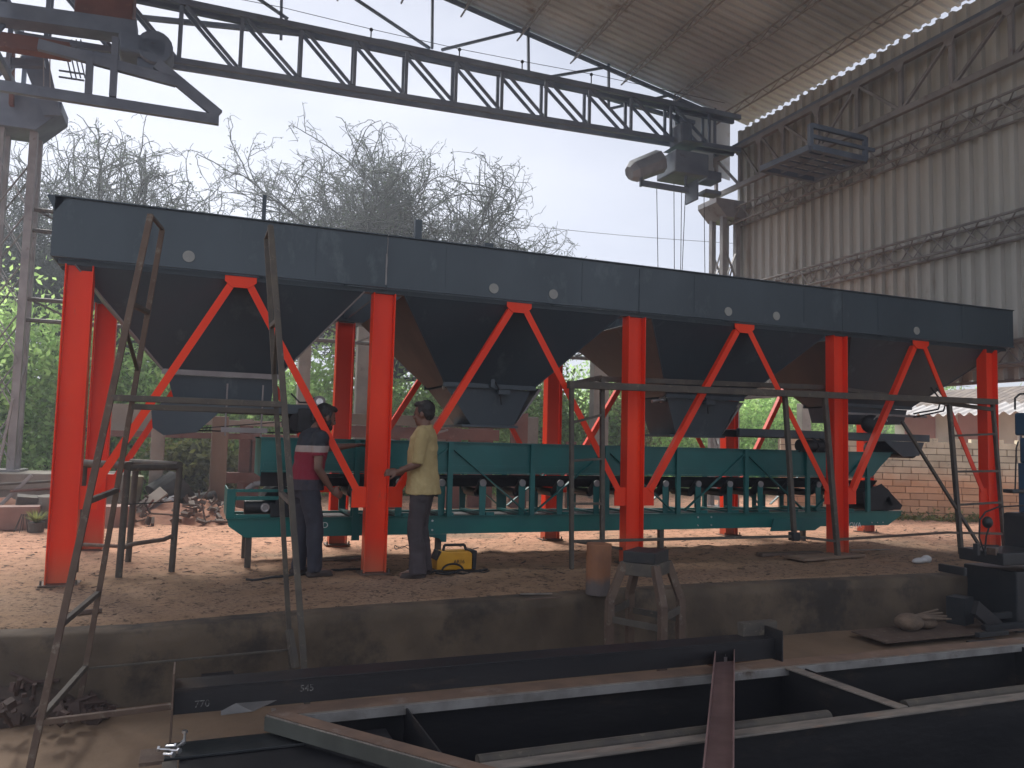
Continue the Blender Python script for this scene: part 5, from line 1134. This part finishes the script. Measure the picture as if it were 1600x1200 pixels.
def worker(name_loc, yaw, label, sc, P, cloth, top, bottom, beard=False):
    o = V(name_loc); R = Matrix.Rotation(yaw, 3, 'Z'); t = thing("person", name_loc, label, "person")
    T = lambda p: o+R @ (V(p)*sc)
    D = lambda p: R @ V(p)
    body = MB(); hc = V(P["head"]); nk = V(P["neck"]); ch = V(P["chest"]); pv = V(P["pelvis"])
    Rl = R
    # skull, jaw, nose, ears, brow; the head looks along P["look"]
    lk = D(P["look"]).normalized(); sdh = lk.cross(V((0, 0, 1))).normalized(); uph = sdh.cross(lk).normalized(); RH = Matrix((sdh, lk, uph)).transposed(); H = T(hc)
    q = lambda x, y, z: H+RH @ (V((x, y, z))*sc)
    body.ell(q(0, -.01, .02), (.074*sc, .094*sc, .098*sc), RH, 18, 12); body.ell(q(0, .035, -.055), (.052*sc, .052*sc, .062*sc), RH, 14, 10)
    body.ell(q(0, .062, -.095), (.024*sc, .022*sc, .018*sc), RH); body.tube(q(0, .078, .012), q(0, .104, -.030), .008*sc, .015*sc, 10); body.ell(q(0, .094, -.034), (.017*sc, .014*sc, .010*sc), RH)
    body.ell(q(0, .076, .018), (.050*sc, .014*sc, .009*sc), RH); body.ell(q(0, .078, -.066), (.024*sc, .012*sc, .008*sc), RH)
    for e in (-1, 1): body.ell(q(e*.077, -.005, -.01), (.010*sc, .020*sc, .032*sc), RH); body.ell(q(e*.036, .058, -.025), (.02*sc, .022*sc, .02*sc), RH)
    limb(body, [(q(0, -.015, -.05), .052*sc), (T(nk), .056*sc), (T(nk-V((0, 0, .04))), .062*sc)])
    oval(body, [(pv.x, pv.y, pv.z-.10, .10, .09), (pv.x, pv.y, pv.z, .15, .11), (pv.x*.7+ch.x*.3, pv.y*.7+ch.y*.3, pv.z*.65+ch.z*.35, .13, .095), (ch.x, ch.y, ch.z, .16, .11), (ch.x, ch.y, ch.z+.10, .165, .10), (nk.x, nk.y, nk.z-.05, .08, .07)], R*sc, o)
    for s_ in ("L", "R"):
        sh, el, wr_, hd, up_ = [V(x) for x in P["arm"+s_]]
        limb(body, [(T(sh), .052*sc), (T(sh*.5+el*.5), .044*sc), (T(el), .037*sc)]); limb(body, [(T(el), .037*sc), (T(el*.6+wr_*.4), .036*sc), (T(wr_), .023*sc)])
        hand(body, T(wr_), D(hd), D(up_), sc, P.get("curl"+s_, .6))
        hp, kn, an, toe = [V(x) for x in P["leg"+s_]]
        limb(body, [(T(hp), .080*sc), (T(kn), .053*sc)]); limb(body, [(T(kn), .053*sc), (T(kn*.65+an*.35), .052*sc), (T(an), .034*sc)])
        limb(body, [(T(an), .036*sc), (T(toe), .026*sc)])
    fuse(body, "body", SKIN, t, .0065*sc, 3)
    # eyes
    for e in (-1, 1): MB().ell(q(e*.030, .082, 0), (.012*sc, .007*sc, .006*sc), RH, 10, 6).build("eye", mat("dark_eye", (.03, .02, .02), None, 20, .3) if e < 0 else bpy.data.materials["dark_eye"], t, smooth=True)
    hair = MB(); hair.ell(q(0, -.030, .045), (.085*sc, .092*sc, .090*sc), RH, 18, 12); hair.ell(q(0, -.055, .0), (.076*sc, .055*sc, .075*sc), RH, 16, 10); hair.ell(q(0, .03, .095), (.062*sc, .055*sc, .032*sc), RH)
    for e in (-1, 1): hair.ell(q(e*.074, .012, .02), (.010*sc, .016*sc, .036*sc), RH)
    fuse(hair, "hair", HAIR, t, .007, 2, .014, .018)
    if beard:
        b = MB(); b.ell(q(0, .045, -.080), (.052*sc, .050*sc, .042*sc), RH, 14, 10)
        for e in (-1, 1): b.ell(q(e*.056, .02, -.045), (.018*sc, .035*sc, .045*sc), RH)
        fuse(b, "beard", HAIR, t, .007, 2, .010, .02)
    # shirt
    s_ = MB(); oval(s_, [(a, b_, z, rx, ry2) for (a, b_, z, rx, ry2) in P["shirt"]], R*sc, o)
    for k in ("L", "R"):
        sh, el, wr_ = [V(x) for x in P["arm"+k][:3]]; f_ = P["sleeve"]
        en = sh.lerp(el, min(f_, 1)) if f_ <= 1 else el
        limb(s_, [(T(sh), .074*sc), (T(sh.lerp(en, .6)), .064*sc)]); s_.tube(T(sh.lerp(en, .5)), T(en), .064*sc, .060*sc, 16)
        if f_ > 1: s_.tube(T(el), T(el.lerp(wr_, f_-1)), .054*sc, .044*sc, 16); s_.ell(T(el), (.056*sc,)*3)
    fuse(s_, "shirt", top, t, .0085, 2, .026, .10)
    if P.get("collar"): 
        c_ = MB(); limb(c_, [(T(nk+V((-.06, -.02, .0))), .018*sc), (T(nk+V((0, -.065, .012))), .018*sc), (T(nk+V((.06, -.02, .0))), .018*sc)]); fuse(c_, "collar", top, t, .008, 2)
    tr_ = MB(); oval(tr_, P["waist"], R*sc, o)
    for k in ("L", "R"):
        hp, kn, an, toe = [V(x) for x in P["leg"+k]]
        limb(tr_, [(T(hp), .100*sc), (T(hp.lerp(kn, .5)), .092*sc), (T(kn), .076*sc)]); limb(tr_, [(T(kn), .076*sc), (T(kn.lerp(an, .5)), .074*sc)])
        tr_.tube(T(kn.lerp(an, .4)), T(an+V((0, .01, -.035))), .074*sc, P.get("hem", .078)*sc, 16)
    fuse(tr_, "trousers", bottom, t, .0095, 2, .024, .09)
    for k in ("L", "R"):
        hp, kn, an, toe = [V(x) for x in P["leg"+k]]; f_ = MB(); d = (toe-an); d.z = 0; d.normalize()
        rt_ = math.atan2(-(R @ d).x, (R @ d).y); Rf = Matrix.Rotation(rt_, 3, 'Z')
        c_ = T(V((an.x, an.y, 0))+d*.055+V((0, 0, .035))); f_.ell(c_, (.046*sc, .135*sc, .034*sc), Rf, 14, 8); f_.ell(T(an+V((0, 0, -.03))), (.042*sc,)*3); f_.box(T(V((an.x, an.y, .010))+d*.055), (.080*sc, .24*sc, .018*sc), Rf)
        fuse(f_, "shoe", SHOE, t, .008, 2)
    return t
# worker in the yellow shirt: seen from behind and the side, both forearms forward towards the second column
PA = dict(head=(0, .02, 1.56), look=(.20, 1, -.12), neck=(0, 0, 1.43), chest=(0, .01, 1.20), pelvis=(0, 0, .88),
  armL=((-.20, 0, 1.36), (-.24, .03, 1.08), (-.19, .22, 1.00), (.15, 1, -.05), (-1, .1, .4)), armR=((.20, 0, 1.36), (.27, -.02, 1.07), (.20, .18, .98), (-.1, 1, .02), (.9, .1, .5)),
  legL=((-.10, 0, .86), (-.11, .05, .48), (-.11, .0, .075), (-.13, .16, .03)), legR=((.10, 0, .86), (.12, .03, .48), (.13, -.03, .075), (.16, .12, .03)),
  shirt=[(0, .0, .79, .215, .172), (0, 0, .90, .205, .160), (0, .01, 1.05, .188, .142), (0, .015, 1.20, .200, .145), (0, .01, 1.33, .205, .130), (0, 0, 1.40, .15, .095), (0, 0, 1.445, .075, .07)],
  waist=[(0, 0, .74, .12, .10), (0, 0, .82, .17, .125), (0, 0, .97, .155, .115)], sleeve=1.0, collar=True, hem=.085)
worker((3.08, -.22, 0), math.radians(68), "worker in a yellow shirt and grey trousers, seen from behind, by the second red column", 1.0, PA, None, SHIRT, TROU)
TEE = bpy.data.materials.new("banded_tee"); TEE.use_nodes = True; n_ = TEE.node_tree.nodes; L_ = TEE.node_tree.links
b_ = n_["Principled BSDF"]; b_.inputs["Roughness"].default_value = .85; g_ = n_.new("ShaderNodeNewGeometry"); s_ = n_.new("ShaderNodeSeparateXYZ"); cr = n_.new("ShaderNodeValToRGB"); mr = n_.new("ShaderNodeMapRange")
L_.new(g_.outputs[0], s_.inputs[0]); mr.inputs[1].default_value = .7; mr.inputs[2].default_value = 1.5; L_.new(s_.outputs[2], mr.inputs[0]); L_.new(mr.outputs[0], cr.inputs[0]); L_.new(cr.outputs[0], b_.inputs["Base Color"])
cr.color_ramp.interpolation = 'CONSTANT'; e_ = cr.color_ramp.elements; e_[0].position = 0; e_[0].color = (.035, .03, .04, 1); e_[1].position = .26; e_[1].color = (.19, .010, .026, 1)
for p_, c_ in ((.58, (.33, .28, .26, 1)), (.66, (.022, .026, .035, 1))): k_ = e_.new(p_); k_.color = c_
PB = dict(head=(0, .16, 1.47), look=(.05, 1, -.30), neck=(0, .07, 1.36), chest=(0, .03, 1.15), pelvis=(0, -.02, .86),
  armL=((-.19, .05, 1.28), (-.20, .28, 1.18), (-.16, .52, 1.21), (0, 1, .12), (-.2, 0, 1)), armR=((.19, .04, 1.28), (.23, .02, 1.00), (.20, .17, .80), (-.1, .8, -.45), (1, .1, .1)),
  legL=((-.10, -.02, .84), (-.11, .04, .46), (-.11, -.02, .075), (-.12, .14, .03)), legR=((.10, -.02, .84), (.11, .06, .46), (.12, .06, .075), (.13, .22, .03)),
  shirt=[(0, -.01, .79, .205, .160), (0, 0, .90, .192, .148), (0, .02, 1.05, .180, .138), (0, .04, 1.17, .198, .148), (0, .05, 1.27, .208, .138), (0, .065, 1.33, .155, .11), (0, .07, 1.37, .072, .065)],
  waist=[(0, -.02, .72, .12, .10), (0, -.02, .80, .165, .12), (0, -.01, .94, .15, .11)], sleeve=.62, hem=.066)
worker((2.02, .10, 0), math.radians(-78), "bearded worker in a dark T-shirt with white and red bands, leaning over the conveyor", 1.02, PB, None, TEE, JEAN, beard=True)
# even haze volume added to stand in for the lens flare veil
hz = MB().b2((-14, -12.5, -1.6), (45, 34, 12.5)).build("haze", BLK); hz.data.materials.clear()
hm_ = bpy.data.materials.new("flare_veil_haze"); hm_.use_nodes = True; n_ = hm_.node_tree.nodes; n_.clear(); o_ = n_.new("ShaderNodeOutputMaterial"); v_ = n_.new("ShaderNodeVolumePrincipled")
v_.inputs["Color"].default_value = (.86, .90, 1, 1); v_.inputs["Density"].default_value = .008; v_.inputs["Anisotropy"].default_value = .55
hm_.node_tree.links.new(v_.outputs[0], o_.inputs["Volume"]); hz.data.materials.append(hm_); tag(hz, "pale even haze added over the yard in place of the lens flare veil", None, kind="stuff")
print("objects", len(bpy.data.objects))
